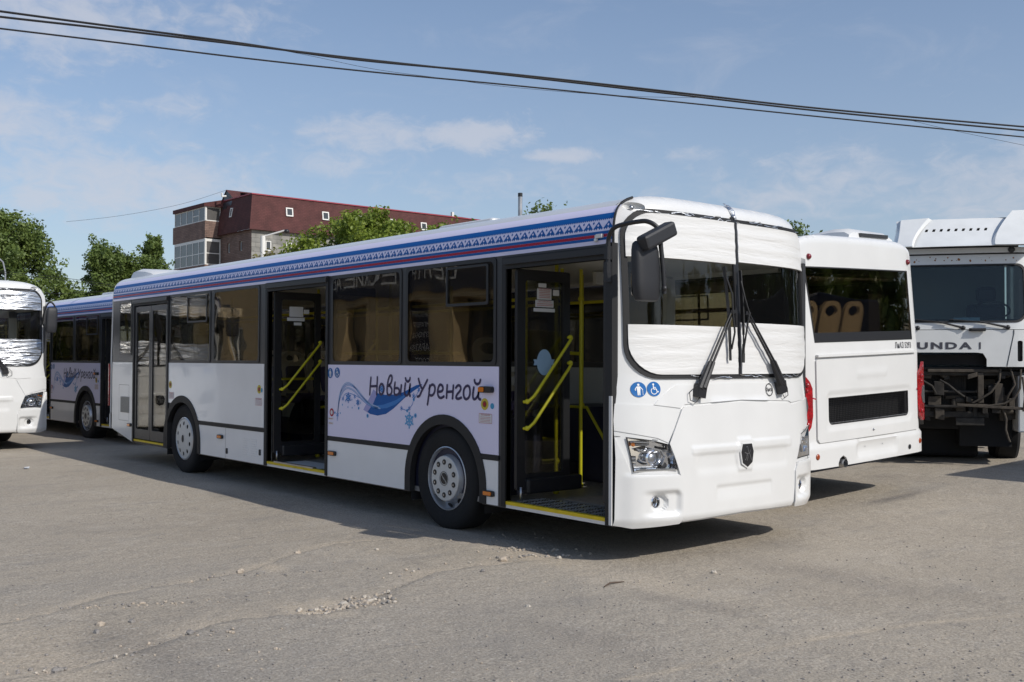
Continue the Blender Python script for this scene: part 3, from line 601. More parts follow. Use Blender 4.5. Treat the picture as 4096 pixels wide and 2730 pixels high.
    MB().box(-7.4, -6.6, .8, 1.7, 2.83, 2.90).build('roof_hatch', 'white_plastic', rf, bevel=.04)
    # livery strip with the pattern, both sides
    X0, X1 = -11.06, -.232
    for mp in (S, SL):
        gz = [2.432, 2.47, 2.50, 2.52, 2.55, 2.58, 2.61, 2.64, 2.67, 2.70, 2.725]
        def strip(z0, z1, m_, nm, off, seg=4):
            mb = MB(); X1 = -.232 if mp is S else -.36; zs = [z0+(z1-z0)*k/seg for k in range(seg+1)]
            vs = [mp(x, z, off) for z in zs for x in (X0, X1)]
            mb.add(vs, [(2*i, 2*i+1, 2*i+3, 2*i+2) if mp is S else (2*i+1, 2*i, 2*i+2, 2*i+3) for i in range(seg)], True); return mb.build(nm, m_, b)
        strip(2.428, 2.728, 'vinyl', 'livery_band', .0015, 12)
        strip(2.459, 2.481, 'blue_vinyl', 'livery_stripe', .003, 2)
        strip(2.482, 2.504, 'red_vinyl', 'livery_stripe', .003, 2)
        strip(2.505, 2.528, 'blue_vinyl', 'livery_stripe', .003, 2)
        pt = MB(); op = MB(); per = .1085; X1 = -.232 if mp is S else -.36; n = int((X1-X0)/per); zt, zb_ = 2.666, 2.532
        for k in range(n+1):
            x0 = X1-(k+1)*per; x0 = max(x0, X0); x1 = X1-k*per
            if x1-x0 < .02: continue
            wd = x1-x0; g = lambda u, v: (x0+u*wd, v)
            # top band with saw teeth
            pt.flat([g(0, zt), g(1, zt), g(1, 2.645), g(0, 2.645)], mp, .003); pt.flat([g(0, 2.645), g(1, 2.645), g(1, 2.624), g(0, 2.624)], mp, .003)
            for j in range(5): pt.flat([g(j/5, 2.624), g((j+1)/5, 2.624), g((j+.5)/5, 2.613)], mp, .003)
            # tent shape with stepped foot and open diamond
            A = 2.606; B = 2.549
            pt.flat([g(.5, A), g(.99, B), g(.01, B)], mp, .003)
            for c_ in ([g(.5, 2.586), g(.60, 2.574), g(.5, 2.562), g(.40, 2.574)], [g(.5, 2.557), g(.56, B-.001), g(.44, B-.001)]): op.flat(c_, mp, .0036)
            for j, q_ in enumerate((.14, .34, .66, .86)): pt.flat([g(q_-.08, B+.0005), g(q_+.08, B+.0005), g(q_, B-.010)], mp, .003)
            
            # small diamond hanging between tents
            for e_ in (0.0,): pt.flat([g(e_+.0-.10, 2.596), g(e_, 2.608), g(e_+.10, 2.596), g(e_, 2.583)], mp, .003) if k else None
        if mp is SL: pt.f = [f_[::-1] for f_ in pt.f]; op.f = [f_[::-1] for f_ in op.f]
        X1 = -.232; op.build('pattern_openings', 'vinyl', pt.build('livery_pattern', 'blue_vinyl', b))
    # ---- lettering and winter picture on the door side
    tx = MB()
    for st_ in TEXT: tx.stroke(st_, .0245, S, .0105, closed=(st_[0] == st_[-1]))
    tx.build('side_lettering', 'navy_ink', b)
    gr = MB().flat(RIBBON, S, .0085); gp = gr.build('wave_graphic', 'blue_vinyl', b)
    MB().flat(FADE, S, .0085).build('wave_fade', 'lilac_fade', gp); MB().flat(RMID, S, .009).build('wave_sheen', 'mid_blue', gp)
    sw = MB()
    for s_ in SW: sw.stroke(s_, .011, S, .0092)
    sw.build('swirl', 'pale_blue', gp)
    sw = MB()
    for s_ in SW: sw.stroke([(u+.004, v-.012) for u, v in s_], .004, S, .0094)
    for s_ in THIN: sw.stroke(s_, .006, S, .0092)
    sw.build('swirl', 'mid_blue', gp)
    sn = MB(); sn2 = MB()
    for (u, v, r_) in STARS:
        q = sn2 if r_ > .06 or r_ < .02 else sn
        for k in range(3):
            a_ = R(30+60*k); q.stroke([(u-r_*math.cos(a_), v-r_*math.sin(a_)), (u+r_*math.cos(a_), v+r_*math.sin(a_))], r_*.26, S, .0096+k*.0001)
            if r_ > .03:
                for sg in (-1, 1):
                    cu, cv = u+sg*r_*.62*math.cos(a_), v+sg*r_*.62*math.sin(a_); a2 = a_+PI/2
                    q.stroke([(cu-r_*.3*math.cos(a2), cv-r_*.3*math.sin(a2)), (cu+r_*.3*math.cos(a2), cv+r_*.3*math.sin(a2))], r_*.2, S, .0100)
    for (u, v, r_) in DOTS: sn2.circ((u, v), r_*.8, S, .0096, 14)
    sn.build('snowflakes', 'mid_blue', gp); sn2.build('snowflakes', 'light_blue', gp)
    sn = MB()
    for (u, v, r_) in DOTS:
        if r_ > .015: sn.circ((u, v), r_*.35, S, .0100, 10)
    sn.build('snowflakes', 'blue_vinyl', gp)
    # ---- round access signs, stickers, lamps on the side
    def sign(mp, cu, cv, r_, fn, su=1, off=.009, ry=None):
        o_ = MB().circ((cu, cv), r_, mp, off, 28).build('access_sign', 'sign_blue', b)
        m_ = MB(); fn(m_, cu, cv, r_, mp, off+.0012, su); m_.build('pictogram', 'sign_white', o_)
    sign(S, -4.397, 1.392, .055, person_icon); sign(S, -4.254, 1.399, .055, chair_icon)
    sign(lambda u, v, o: F(u, v, o), .177, 1.318, .058, person_icon, 1, .004); sign(lambda u, v, o: F(u, v, o), .297, 1.322, .056, chair_icon, 1, .004)
    def roundel(cu, cv, r_, m1, m2, nm='button_sticker'):
        o_ = MB().circ((cu, cv), r_, S, .009, 22).build(nm, m1, b); MB().circ((cu, cv), r_*.55, S, .0102, 18).build('sticker_centre', m2, o_)
        return o_
    for cx_2, cb, bx in ((-1.768, -1.664, (-1.845, -1.668)), (-6.048, -5.985, (-6.14, -5.98)), (-8.743, -8.80, (-8.78, -8.62))):
        o_ = roundel(cx_2, 1.155 if cx_2 > -3 else 1.18, .052, 'warn_yellow', 'warn_brown'); MB().circ((cx_2, 1.155 if cx_2 > -3 else 1.18), .016, S, .012, 12).build('sticker_centre', 'red_vinyl', o_)
        if cx_2 > -8: MB().circ((cb, 1.141 if cx_2 > -3 else 1.17), .026, S, .009, 18).build('round_sticker', 'cyan_sticker', b)
        s_ = MB().flat([(bx[0], .99), (bx[1], .99), (bx[1], 1.072), (bx[0], 1.072)], S, .009).build('notice_sticker', 'paper', b)
        rim = MB(); 
        for (q0, q1) in (((bx[0], .99), (bx[1], .99)), ((bx[1], .99), (bx[1], 1.072)), ((bx[1], 1.072), (bx[0], 1.072)), ((bx[0], 1.072), (bx[0], .99))): rim.stroke([q0, q1], .003, S, .0098)
        for k in range(4): rim.stroke([(bx[0]+.02, 1.046-.013*k-.004), (bx[1]-.02, 1.046-.013*k-.004)], .003, S, .0098)
        rim.build('notice_print', 'red_print', s_)
        t_ = text_mb('ПРИ АВАРИИ', .020, lambda u, v, c_=(bx[0]+bx[1])/2: S(c_+u, 1.060+v, .0100)); t_.build('notice_print', 'red_print', s_)
    roundel(-4.361, .977, .043, 'red_vinyl', 'paper')
    for z0 in (.91, .862):
        s_ = MB().flat([(-4.43, z0-.012), (-4.328, z0-.012), (-4.328, z0+.012), (-4.43, z0+.012)], S, .009).build('notice_sticker', 'paper', b)
        MB().stroke([(-4.415, z0), (-4.343, z0)], .006, S, .0098).build('notice_print', 'red_print', s_)
    for cx_2, cz in ((-4.335, .546), (-1.70, .39), (-7.10, .557), (-10.28, .545)):
        h_ = MB().plate(rrect(cx_2-.075, cx_2+.075, cz-.024, cz+.024, .015, 3), [], S, .006, .03).build('side_marker', 'black_plastic', b)
        MB().plate(rrect(cx_2-.055, cx_2+.05, cz-.016, cz+.016, .008, 3), [], S, .03, .036).build('lens', 'orange_lens', h_)
    h_ = MB().plate(rrect(-1.80, -1.64, 1.255, 1.31, .02, 3), [], S, .006, .05).build('turn_signal', 'black_plastic', b)
    MB().plate(rrect(-1.803, -1.73, 1.262, 1.303, .012, 3), [], S, .051, .058).build('lens', 'orange_lens', h_)
    # louvres, flaps
    g = MB().plate([(-10.68, .72), (-10.31, .72), (-10.31, .965), (-10.68, .965)], [], S, .007, .009).build('side_grille', 'lining_grey', b)
    l_ = MB()
    for k in range(16): l_.box(-10.67, -10.32, -.016, -.009, .727+k*.0148, .733+k*.0148)
    l_.build('louvres', 'band_grey', g)
    l_ = MB()
    for cx_2 in (-6.40, -6.17):
        for k in range(8): l_.plate(rrect(cx_2-.075, cx_2+.075, .372+k*.028, .382+k*.028, .004, 2), [], S, .006, .013)
    l_.build('vent_louvres', 'side_paint', b)
    sm_ = MB()
    for q0, q1 in (((-6.96, .30), (-6.96, .672)), ((-10.75, 1.14), (-10.33, 1.14)), ((-10.75, .60), (-10.75, 1.14)), ((-10.33, .60), (-10.33, 1.14)), ((-10.75, .6), (-10.33, .6))): sm_.stroke([q0, q1], .005, S, .0078)
    sm_.build('flap_seams', 'band_grey', b)
    l_ = MB().plate(rrect(-6.93, -6.895, .355, .425, .012), [], S, .006, .018).plate(rrect(-6.03, -5.995, .40, .47, .012), [], S, .006, .018); l_.build('flap_latch', 'grey_plastic', b)
    # ---- windows
    for i, (a, c, z0, z1) in enumerate(WINS):
        gl_ = MB().plate(rrect(a, c, z0, z1, .04, 3), [], S, .0, .006).build('side_window', 'tinted_glass', b)
        fr_ = MB().plate(rrect(a, c, z0, z1, .04, 3), [rrect(a+.035, c-.035, z0+.03, z1-.035, .05, 3)], S, .0062, .0075); fr_.build('window_border', 'black_plastic', gl_)
        if i in (1, 4):
            v0, v1 = (a+.62, c-.10) if i == 1 else (a+.66, c-.10)
            MB().plate(rrect(v0, v1, 2.02, 2.375, .02, 3), [rrect(v0+.022, v1-.022, 2.045, 2.355, .015, 3)], S, .006, .018).build('vent_frame', 'black_plastic', gl_)
    for (a, c, z0, z1) in LWINS:
        MB().plate(rrect(a, c, z0, z1, .04, 3), [], SL, .0, .006).build('side_window', 'tinted_glass', b)
    # ---- doors
    for (a, c, z0, z1, kind) in DOORS:
        fr_ = MB().plate([(a-.05, z0-.0), (a, z0), (a, z1), (c, z1), (c, z0), (c+.045, z0), (c+.045, z1+.10), (a-.05, z1+.10)], [], S, -.05, .018).build('door_frame', 'black_rubber', b)
        MB().box(a-.01, c+.03, -.045, -.018, z1+.035, z1+.085).build('rain_gutter', 'black_plastic', fr_)
        MB().box(a, c, -.008, .035, .318, .345).build('sill_edge', 'yellow_tape', b)
        MB().box(a, c, -.004, .035, .29, .317).build('sill_plate', 'white_paint' if kind == 'open' else 'black_plastic', b)
        if kind == 'closed':
            mid = (a+c)/2
            for x0, x1 in ((a+.012, mid-.006), (mid+.006, c-.012)):
                lf = MB().plate(rrect(x0, x1, .36, z1-.015, .02, 2), [rrect(x0+.055, x1-.055, .50, z1-.09, .03, 3)], S, -.04, .004).build('door_leaf', 'band_grey', b)
                MB().plate(rrect(x0+.05, x1-.05, .495, z1-.085, .03, 3), [], S, -.015, -.008).build('door_glass', 'tinted_glass', lf)
        else:
            for xh, sg in ((a+.10, 1), (c-.04, -1)):
                Lm = lambda u, v, o, xh=xh: (xh+o, u, v)
                y0, y1 = .03, .64
                lf = MB().plate(rrect(y0, y1, .44, z1-.0, .02, 2), [rrect(y0+.09, y1-.075, .57, z1-.09, .03, 3)], Lm, -.035, 0).build('door_leaf', 'black_plastic', b)
                MB().plate(rrect(y0+.085, y1-.07, .565, z1-.085, .03, 3), [], Lm, -.018, -.012).build('door_glass', 'door_glass', lf)
                hr = MB()
                for zA, zB in ((1.19, 1.74), (.965, 1.515)):
                    hr.tube([(xh+.003, .10, zA-.005), (xh+.05, .115, zA), (xh+.06, .17, zA+.045), (xh+.06, .57, zB-.05), (xh+.05, .61, zB-.01), (xh+.003, .615, zB+.0)], .0135, 10)
                    hr.ball((xh+.035, .112, zA-.002), .022); hr.ball((xh+.035, .612, zB), .022)
                hr.build('grab_rail', 'yellow_paint', lf)
                MB().box(xh-.03, xh+.045, .12, .76, .405, .535).build('leaf_foot', 'black_plastic', lf, bevel=.02)
                MB().tube([(xh+.02, .06, .36), (xh+.02, .06, .47)], .012).build('door_pivot', 'steel', lf)
                if a > -2 and sg == 1:
                    st_ = MB()
                    for (u0, u1, v0, v1) in ((.27, .36, 2.165, 2.20), (.255, .42, 2.06, 2.155), (.235, .445, 1.995, 2.055), (.215, .46, 1.955, 1.985), (.44, .51, 2.10, 2.15)): st_.plate(rrect(u0, u1, v0, v1, .004, 2), [], Lm, -.006, -.003)
                    n_o = st_.build('door_notices', 'paper', lf)
                    pr = MB()
                    for k in range(5): pr.stroke([(.275, 2.135-.014*k), (.40, 2.135-.014*k)], .004, Lm, .0005)
                    for k in range(2): pr.stroke([(.25, 2.024-.014*k), (.43, 2.024-.014*k)], .004, Lm, .0005)
                    pr.build('notice_print', 'red_print', n_o)
                    t_ = text_mb('ПРИ АВАРИИ', .022, lambda u, v: (xh+.0006, .337+u, 2.149+v)); t_.build('notice_print', 'red_print', n_o)
                    t_ = text_mb('ОСТОРОЖНО', .022, lambda u, v: (xh+.0006, .34+u, 2.043+v)); t_.build('notice_print', 'red_print', n_o)
                    e_ = MB().circ((.34, 1.52), .086, Lm, -.004, 32, .112); e_.flat([(.215, 1.545), (.255, 1.545), (.255, 1.495), (.215, 1.495), (.228, 1.52)], Lm, -.0045); e_.flat([(.42, 1.545), (.46, 1.545), (.448, 1.52), (.46, 1.495), (.42, 1.495)], Lm, -.0045)
                    e_.build('oval_emblem', 'oval_blue', lf)
                if a < -2 and sg == 1:
                    st_ = MB()
                    for (u0, u1, v0, v1) in ((.22, .40, 2.04, 2.16), (.19, .42, 1.99, 2.03), (.28, .38, 1.94, 1.975), (.41, .48, 2.08, 2.13)): st_.plate(rrect(u0, u1, v0, v1, .004, 2), [], Lm, -.006, -.003)
                    st_.build('door_notices', 'paper', lf)
            # entrance floor
            fl = MB().box(a, c, .035, .42, .29, .338).build('step_plate', 'engine_dusty', b)
            if a > -2:
                tp = MB(); rw = 0
                y_ = .055
                while y_ < .40:
                    x_ = a+.03+(.028 if rw % 2 else 0)
                    while x_ < c-.03:
                        d_ = .5 if (rw+int(x_*20)) % 2 else -.5
                        tp.obox((x_, y_, .3395), (.016, .016*d_*2, 0), (-.004*d_*2, .004, 0), (0, 0, .0018)); x_ += .056
                    y_ += .034; rw += 1
                tp.build('tread_pattern', 'steel', fl)
            else:
                MB().box(a+.18, c-.26, -.012, .03, .346, .362).build('ramp_rail', 'steel', b); MB().box(a+.18, c-.26, .05, .40, .3385, .342).build('ramp_plate', 'lining_grey', b)
    # black corner post beside the front door with its white flange
    MB().plate([(-.292, .29), (-.222, .29), (-.222, 2.43), (-.292, 2.43)], [], S, -.03, .022).build('corner_post', 'black_rubber', b)
    MB().plate([(-.245, .30), (-.215, .30), (-.215, 1.27), (-.245, 1.27)], [], S, .022, .030).build('post_flange', 'white_paint', b)
    # ---- front
    cap = []
    for k in range(41):
        y = .012+(W-.024)*k/40; cap.append((y, zr(y)-.001))
    glo = rrect(.085, W-.085, 1.395, 2.695, [.26, .26, .20, .20], 8)
    glo = [(y, z+(.03*(1-((y-1.25)/1.16)**2) if z > 2.0 else .012*(1-((y-1.25)/1.16)**2))) for y, z in glo]
    gli = [(1.25+(y-1.25)*.964, 2.045+(z-2.045)*.94) for y, z in glo]
    hlN = [(.069, .962), (.248, .936), (.397, .898), (.433, .850), (.468, .700), (.112, .698)]
    hlF = [(W-y, z) for y, z in hlN][::-1]
    fogc = ((.30, .458), (W-.30, .458)); mk = ((.205, 2.722), (W-.205, 2.722))
    mhole = [[(c_[0]+.082*math.cos(2*PI*k/16), c_[1]-.002+.038*math.sin(2*PI*k/16)) for k in range(16)] for c_ in mk]
    outer = [(.0, .30), (.15, .285), (1.25, .30), (W-.15, .285), (W, .30), (W, 2.485)]+cap[::-1]+[(0, 2.485)]
    ex = [(y, zr(y)-d_) for y in [.03+k*.06 for k in range(41)] for d_ in (.006, .02, .045, .08)]
    hoodh = [(.56, .34), (1.25, .345), (W-.56, .34), (W-.53, .66), (W-.45, .90), (W-.57, 1.14), (1.25, 1.17), (.57, 1.14), (.45, .90), (.53, .66)]
    cph = [(.16, .315), (.48, .325), (.49, .60), (.46, .645), (.14, .65)]
    MB().plate(outer, [glo, hlN, hlF, hoodh, cph, [(W-y, z) for y, z in cph][::-1]]+mhole, lambda u, v, o: F(u, v, o), -.02, 0, grid=.045, extra=ex).build('front_mask', 'white_paint', b)
    for c_ in mk:
        o_ = MB(); pts = [(c_[0]+.088*math.cos(2*PI*k/20), c_[1]-.002+.043*math.sin(2*PI*k/20)) for k in range(20)]
        inn = [(c_[0]+(u-c_[0])*.55-.0, c_[1]+(v-c_[1])*.6) for u, v in pts]
        A_ = [F(u, v, -.003) for u, v in pts]; B_ = [F(u, v, -.05) for u, v in inn]
        o_.add(A_+B_, [(k, (k+1) % 20, 20+(k+1) % 20, 20+k) for k in range(20)], True); o_.add(B_, [tuple(range(20))])
        mo = o_.build('marker_recess', 'white_paint', b); sgn = -1 if c_[0] < 1.25 else 1
        pc = F(c_[0]+sgn*.018, c_[1], -.022); MB().ball(pc, .021, 12, 8).build('marker_lamp', 'steel', mo)
    # windscreen: gasket, glass, wrap
    FF = lambda u, v, o: F(u, v, o)
    MB().plate(glo, [gli], FF, -.03, .016, grid=.05).build('windscreen_gasket', 'black_rubber', b)
    gs = MB().plate(gli, [], FF, -.004, 0, grid=.06, back=False, walls=False).build('windscreen', 'clear_glass', b)
    def clipz(poly, lo, hi):
        for lim, sg in ((lo, 1), (hi, -1)):
            o_ = []
            for i in range(len(poly)):
                p, q_ = poly[i], poly[(i+1) % len(poly)]; ip = (p[1]-lim)*sg >= 0; iq = (q_[1]-lim)*sg >= 0
                if ip: o_.append(p)
                if ip != iq: t = (lim-p[1])/(q_[1]-p[1]); o_.append((p[0]+(q_[0]-p[0])*t, lim))
            poly = o_
        return poly
    def clipy(poly, lo, hi): return [(y, z) for z, y in clipz([(z, y) for y, z in poly], lo, hi)]
    rr_ = random.Random(3)
    ph = [rr_.uniform(0, 6) for _ in range(12)]
    def crease(y, z):
        return .0016*math.sin(z*58+1.0*math.sin(y*2.1+ph[0])+ph[1])+.0008*math.sin(z*97+2*math.sin(y*3.3+ph[2]))+.0016*math.sin(y*7+z*13+ph[3])*math.sin(y*3+ph[4])
    for lo, hi, a_, c_ in ((2.33, 2.9, -.1, 1.235), (2.35, 2.9, 1.275, 2.7), (1.3, 1.812, -.1, 1.222), (1.3, 1.852, 1.272, 2.7)):
        pl = clipy(clipz([(1.25+(y-1.25)*1.012, 2.045+(z-2.045)*1.012) for y, z in gli], lo, hi), a_, c_)
        if a_ > 1: pl = [(y, z+(.0+.0*(y-1.25)) if not (lo-.001 < z < lo+.001 or hi-.001 < z < hi+.001) else z-.0*(y-1.25)) for y, z in pl]
        MB().plate(pl, [], lambda u, v, o: F(u, v, o+crease(u, v)), .004, .026, grid=.022).build('windscreen_wrap', 'foam_wrap', gs)
    MB().plate([(1.215, 1.42), (1.28, 1.42), (1.28, 2.72), (1.215, 2.72)], [], FF, .002, .018, grid=.08).build('windscreen_pillar', 'black_plastic', b)
    fl = MB(); 
    for k in range(26):
        t0 = rr_.uniform(0, 1); y_ = .2+t0*2.1; z_ = rr_.choice([2.70, 2.69, 2.68, 1.412]); L_ = rr_.uniform(.05, .22)
        fl.stroke([(y_-L_/2, z_+rr_.uniform(-.02, .02)), (y_, z_+rr_.uniform(-.012, .012)), (y_+L_/2, z_+rr_.uniform(-.012, .012))], rr_.uniform(.003, .007), FF, .022+k*.0001)
    fl.tube([F(1.25, 2.70, .03), F(1.248, 2.76, .012), F(1.25, 2.80, .012), F(1.246, 2.83, .02)], [.006, .022, .016, .003], 7)
    fl.build('stretch_film', 'foil_wrap', gs)
    # lower front covers
    def hood_disp(y, z):
        d = 0
        s1 = sdrr(y, z, 1.262, .74, .595, .088, .06)               # soft bowl under the bar
        d -= .011*sstep(.035, -.05, s1)*sstep(.60, .72, z)*(1 if z < .83 else sstep(.90, .83, z))
        bar_ = sdrr(y, z, .895, .840, .285, .031, .012); bar2 = sdrr(y, z, 1.62, .856, .285, .036, .012)
        d += .009*max(sstep(.007, -.007, bar_), sstep(.007, -.007, bar2))
        em = max(abs(y-1.25)-.115+abs(z-.785)*.22, abs(z-.785)-.128)
        d += .014*sstep(.012, -.01, em)
        d -= .010*sstep(.012, -.012, sdrr(y, z, 1.26, .485, .357, .062, .01))*sstep(.42, .54, z)
        d -= .03*sstep(.42, .30, z)*0
        return d
    hood = [(.537, .312), (1.25, .325), (W-.537, .312), (W-.50, .66), (W-.397, .905), (W-.548, 1.165), (W-.575, 1.183), (1.25, 1.205), (.56, 1.183), (.534, 1.165), (.397, .905), (.497, .66)]
    MB().plate(hood, [], lambda u, v, o: F(u, v, o, hood_disp), .0, .016, grid=.0135).build('hood_panel', 'white_paint', b)
    def cp_disp(y, z):
        yy = y if y < 1.25 else W-y
        d = .0
        s1 = max(sdrr(yy, z, .325, .455, .165, .085, .04)-(0), -(yy-.16)*.5)
        d -= .030*sstep(.022, -.022, s1)*sstep(.14, .32, yy)
        fg = math.hypot((yy-.318)/.072, (z-.458)/.062)
        d -= .030*sstep(1.15, .85, fg)
        d += .012*sstep(.70, .66, z)*sstep(.02, .12, yy)
        return d
    cpn = [(.0, .302), (.13, .283), (.50, .300), (.522, .33), (.522, .60), (.492, .655), (.47, .672), (.098, .678), (.0, .955)]
    for mir in (0, 1):
        pl = cpn if not mir else [(W-y, z) for y, z in cpn][::-1]
        fc = fogc[mir]; hole = [(fc[0]+.040*math.cos(2*PI*k/20), fc[1]+.047*math.sin(2*PI*k/20)) for k in range(20)]
        MB().plate(pl, [hole], lambda u, v, o: F(u, v, o, cp_disp), .0, .016, grid=.0135).build('bumper_corner', 'white_paint', b)
        pc = Vector(F(fc[0], fc[1], -.05)); nn = (Vector(F(fc[0], fc[1], .0))-pc).normalized(); nn = Vector((1, (nn.y)*.25, 0)).normalized()
        fo = MB()
        uu = Vector((-nn.y, nn.x, 0)); 
        for r0, o0, r1, o1 in ((.044, .012, .037, .018), (.037, .018, .032, .0)):
            vs = [pc+uu*r0*math.cos(2*PI*k/24)+Vector((0, 0, 1))*r0*1.15*math.sin(2*PI*k/24)+nn*o0 for k in range(24)]+[pc+uu*r1*math.cos(2*PI*k/24)+Vector((0, 0, 1))*r1*1.15*math.sin(2*PI*k/24)+nn*o1 for k in range(24)]
            fo.add(vs, [(k, (k+1) % 24, 24+(k+1) % 24, 24+k) for k in range(24)], True)
        fo.disc(pc, .033, nn, 24, .038)
        f_o = fo.build('fog_lamp', 'chrome', b); MB().disc(pc+nn*.012, .034, nn, 24, .04).build('lens', 'lamp_glass', f_o)
        MB().ball(pc+nn*.002, .012).build('bulb', 'black_plastic', f_o)
        # headlight
        hp = hlN if not mir else hlF
        f2 = (lambda y: y) if not mir else (lambda y: W-y)
        hs = MB(); m_ = len(hp); cy0 = sum(p_[0] for p_ in hp)/m_; cz0 = sum(p_[1] for p_ in hp)/m_
        A_ = [F(y, z, .014) for y, z in hp]; A2 = [F(cy0+(y-cy0)*.955, cz0+(z-cz0)*.94, .008) for y, z in hp]; B_ = [F(cy0+(y-cy0)*.92, cz0+(z-cz0)*.90, -.075) for y, z in hp]
        hs.add(A_+A2, [(k, (k+1) % m_, m_+(k+1) % m_, m_+k) for k in range(m_)])
        fr0 = hs.build('headlight', 'black_plastic', b)
        hc = MB().add(A2+B_, [(k, (k+1) % m_, m_+(k+1) % m_, m_+k) for k in range(m_)]); hc.add(B_, [tuple(range(m_))]); hc.build('lamp_bowl', 'chrome', fr0)
        lc = Vector(F(f2(.262), .795, -.062)); nn = Vector((1, -.12 if not mir else .12, 0)).normalized(); uu = Vector((-nn.y, nn.x, 0))
        pj = MB()
        for r0, o0, r1, o1 in ((.078, .045, .066, .052), (.066, .052, .056, .012)):
            vs = [lc+uu*r0*math.cos(2*PI*k/28)+Vector((0, 0, 1))*r0*.84*math.sin(2*PI*k/28)+nn*o0 for k in range(28)]+[lc+uu*r1*math.cos(2*PI*k/28)+Vector((0, 0, 1))*r1*.84*math.sin(2*PI*k/28)+nn*o1 for k in range(28)]
            pj.add(vs, [(k, (k+1) % 28, 28+(k+1) % 28, 28+k) for k in range(28)], True)
        pj.build('reflector_ring', 'chrome', fr0)
        MB().ball(lc+nn*.02, .05, 18, 12, (.5, 1, .84)).build('projector_lens', 'steel', fr0)
        fin = MB()
        for q_, (y0, z0, y1, z1, wdt) in enumerate(((.12, .925, .24, .918, .007), (.12, .905, .24, .90, .004), (.15, .872, .205, .845, .008), (.205, .845, .26, .872, .008), (.26, .872, .345, .855, .009), (.345, .855, .365, .815, .009), (.365, .815, .335, .745, .008), (.37, .86, .425, .845, .006), (.37, .848, .43, .833, .004), (.095, .80, .13, .80, .012), (.1, .775, .14, .775, .010), (.105, .75, .14, .75, .010), (.14, .712, .45, .712, .006), (.08, .945, .11, .71, .006))):
            fin.bar(F(f2(y0), z0, -.035+.02*(q_ % 3 == 0)), F(f2(y1), z1, -.035+.02*(q_ % 3 == 0)), .03, wdt)
        for k in range(7): fin.bar(F(f2(.145+.016*k), .893, -.045), F(f2(.145+.016*k), .932, -.045), .03, .004)
        fin.build('lamp_fins', 'steel', fr0)
        fin = MB()
        for k in range(3): fin.bar(F(f2(.10), .81-.03*k, -.06), F(f2(.145), .81-.03*k, -.06), .02, .014)
        fin.bar(F(f2(.15), .865, -.065), F(f2(.23), .885, -.065), .01, .022); fin.bar(F(f2(.33), .878, -.06), F(f2(.42), .862, -.06), .01, .018); fin.ball(F(f2(.385), .735, -.05), .03, 12, 8, (.3, 1, .8))
        fin.build('lamp_recess', 'grey_plastic', fr0)
        MB().ball(F(f2(.125), .905, -.035), .017).build('turn_bulb', 'orange_lens', fr0)
        MB().add([F(cy0+(y-cy0)*.96, cz0+(z-cz0)*.945, .010) for y, z in hp], [tuple(range(m_))]).build('lens', 'lamp_glass', fr0)
    # cowl under the windscreen, seams
    cw = [(.286, 1.202), (.327, 1.240), (.44, 1.325), (.50, 1.347), (1.25, 1.362), (W-.50, 1.347), (W-.44, 1.325), (W-.327, 1.240), (W-.286, 1.202), (W-.53, 1.185), (W-.57, 1.200), (1.25, 1.222), (.57, 1.200), (.53, 1.172)]
    def cw_disp(y, z): return .010*sstep(.008, -.008, sdrr(y, z, 1.248, 1.198, .362, .022, .01))
    MB().plate(cw, [], lambda u, v, o: F(u, v, o, cw_disp), 0, .008, grid=.03).build('cowl_panel', 'white_paint', b)
    ck = [(0, 1.213), (.28, 1.197), (.528, 1.165), (.39, .912), (.30, .95), (.0, 1.01)]
    for pl in (ck, [(W-y, z) for y, z in ck][::-1]): MB().plate(pl, [], FF, 0, .006, grid=.04).build('cheek_panel', 'white_paint', b)
    # badge: dark pointed shield with a light bent-line figure
    Eh = lambda u, v, o: F(u, v, o)
    sh_ = [(1.20, .862), (1.315, .862), (1.333, .80), (1.318, .715), (1.26, .680), (1.197, .715), (1.175, .80)]
    eb = MB().plate([(1.255+(y-1.255)*1.0, z+.003) for y, z in sh_], [], Eh, .02, .038).build('front_badge', 'black_plastic', b)
    bd = MB().plate([(1.255+(y-1.255)*1.14, .772+(z-.772)*1.12) for y, z in sh_], [], Eh, .014, .034); bd.build('badge_surround', 'white_paint', eb)
    dm = MB()
    for ln in ([(1.215, .80), (1.245, .792), (1.275, .795), (1.285, .815)], [(1.262, .80), (1.255, .845)], [(1.245, .792), (1.235, .755), (1.22, .74)], [(1.275, .795), (1.29, .765), (1.30, .735)], [(1.25, .79), (1.255, .76), (1.245, .735)], [(1.255, .845), (1.235, .84)]): dm.stroke(ln, .005, Eh, .0395)
    dm.build('badge_figure', 'steel', eb)
    lg = MB(); c_ = (1.64, 1.298); lg.stroke([(c_[0]+.047*math.cos(2*PI*k/24), c_[1]+.05*math.sin(2*PI*k/24)) for k in range(25)], .007, FF, .014, closed=True)
    lgo = lg.build('makers_ring', 'black_plastic', b); t_ = text_mb('ЛиАЗ', .036, lambda u, v: F(c_[0]+u, c_[1]+v, .016), bold=.0012); t_.build('ring_letters', 'black_plastic', lgo)
    # wipers
    for (piv, elbow, top, bot) in (((.70, 1.320), (1.085, 1.93), (1.053, 2.298), (1.088, 1.54)), ((1.80, 1.335), (1.318, 1.924), (1.262, 2.279), (1.254, 1.523))):
        wp = MB(); sg = 1 if piv[0] < 1.25 else -1
        e0 = (piv[0]+(elbow[0]-piv[0])*.30, piv[1]+(elbow[1]-piv[1])*.34)
        for d_ in (0, .045*sg):
            p0 = F(piv[0]+d_, piv[1], .05); p1 = F(e0[0]+d_*.9, e0[1], .07); p2 = F(elbow[0]+d_*.7, elbow[1], .075)
            wp.tube([p0, p1], [.028, .016], 8); wp.tube([p1, ((Vector(p1)+Vector(p2))/2), p2], [.010, .009, .007], 8)
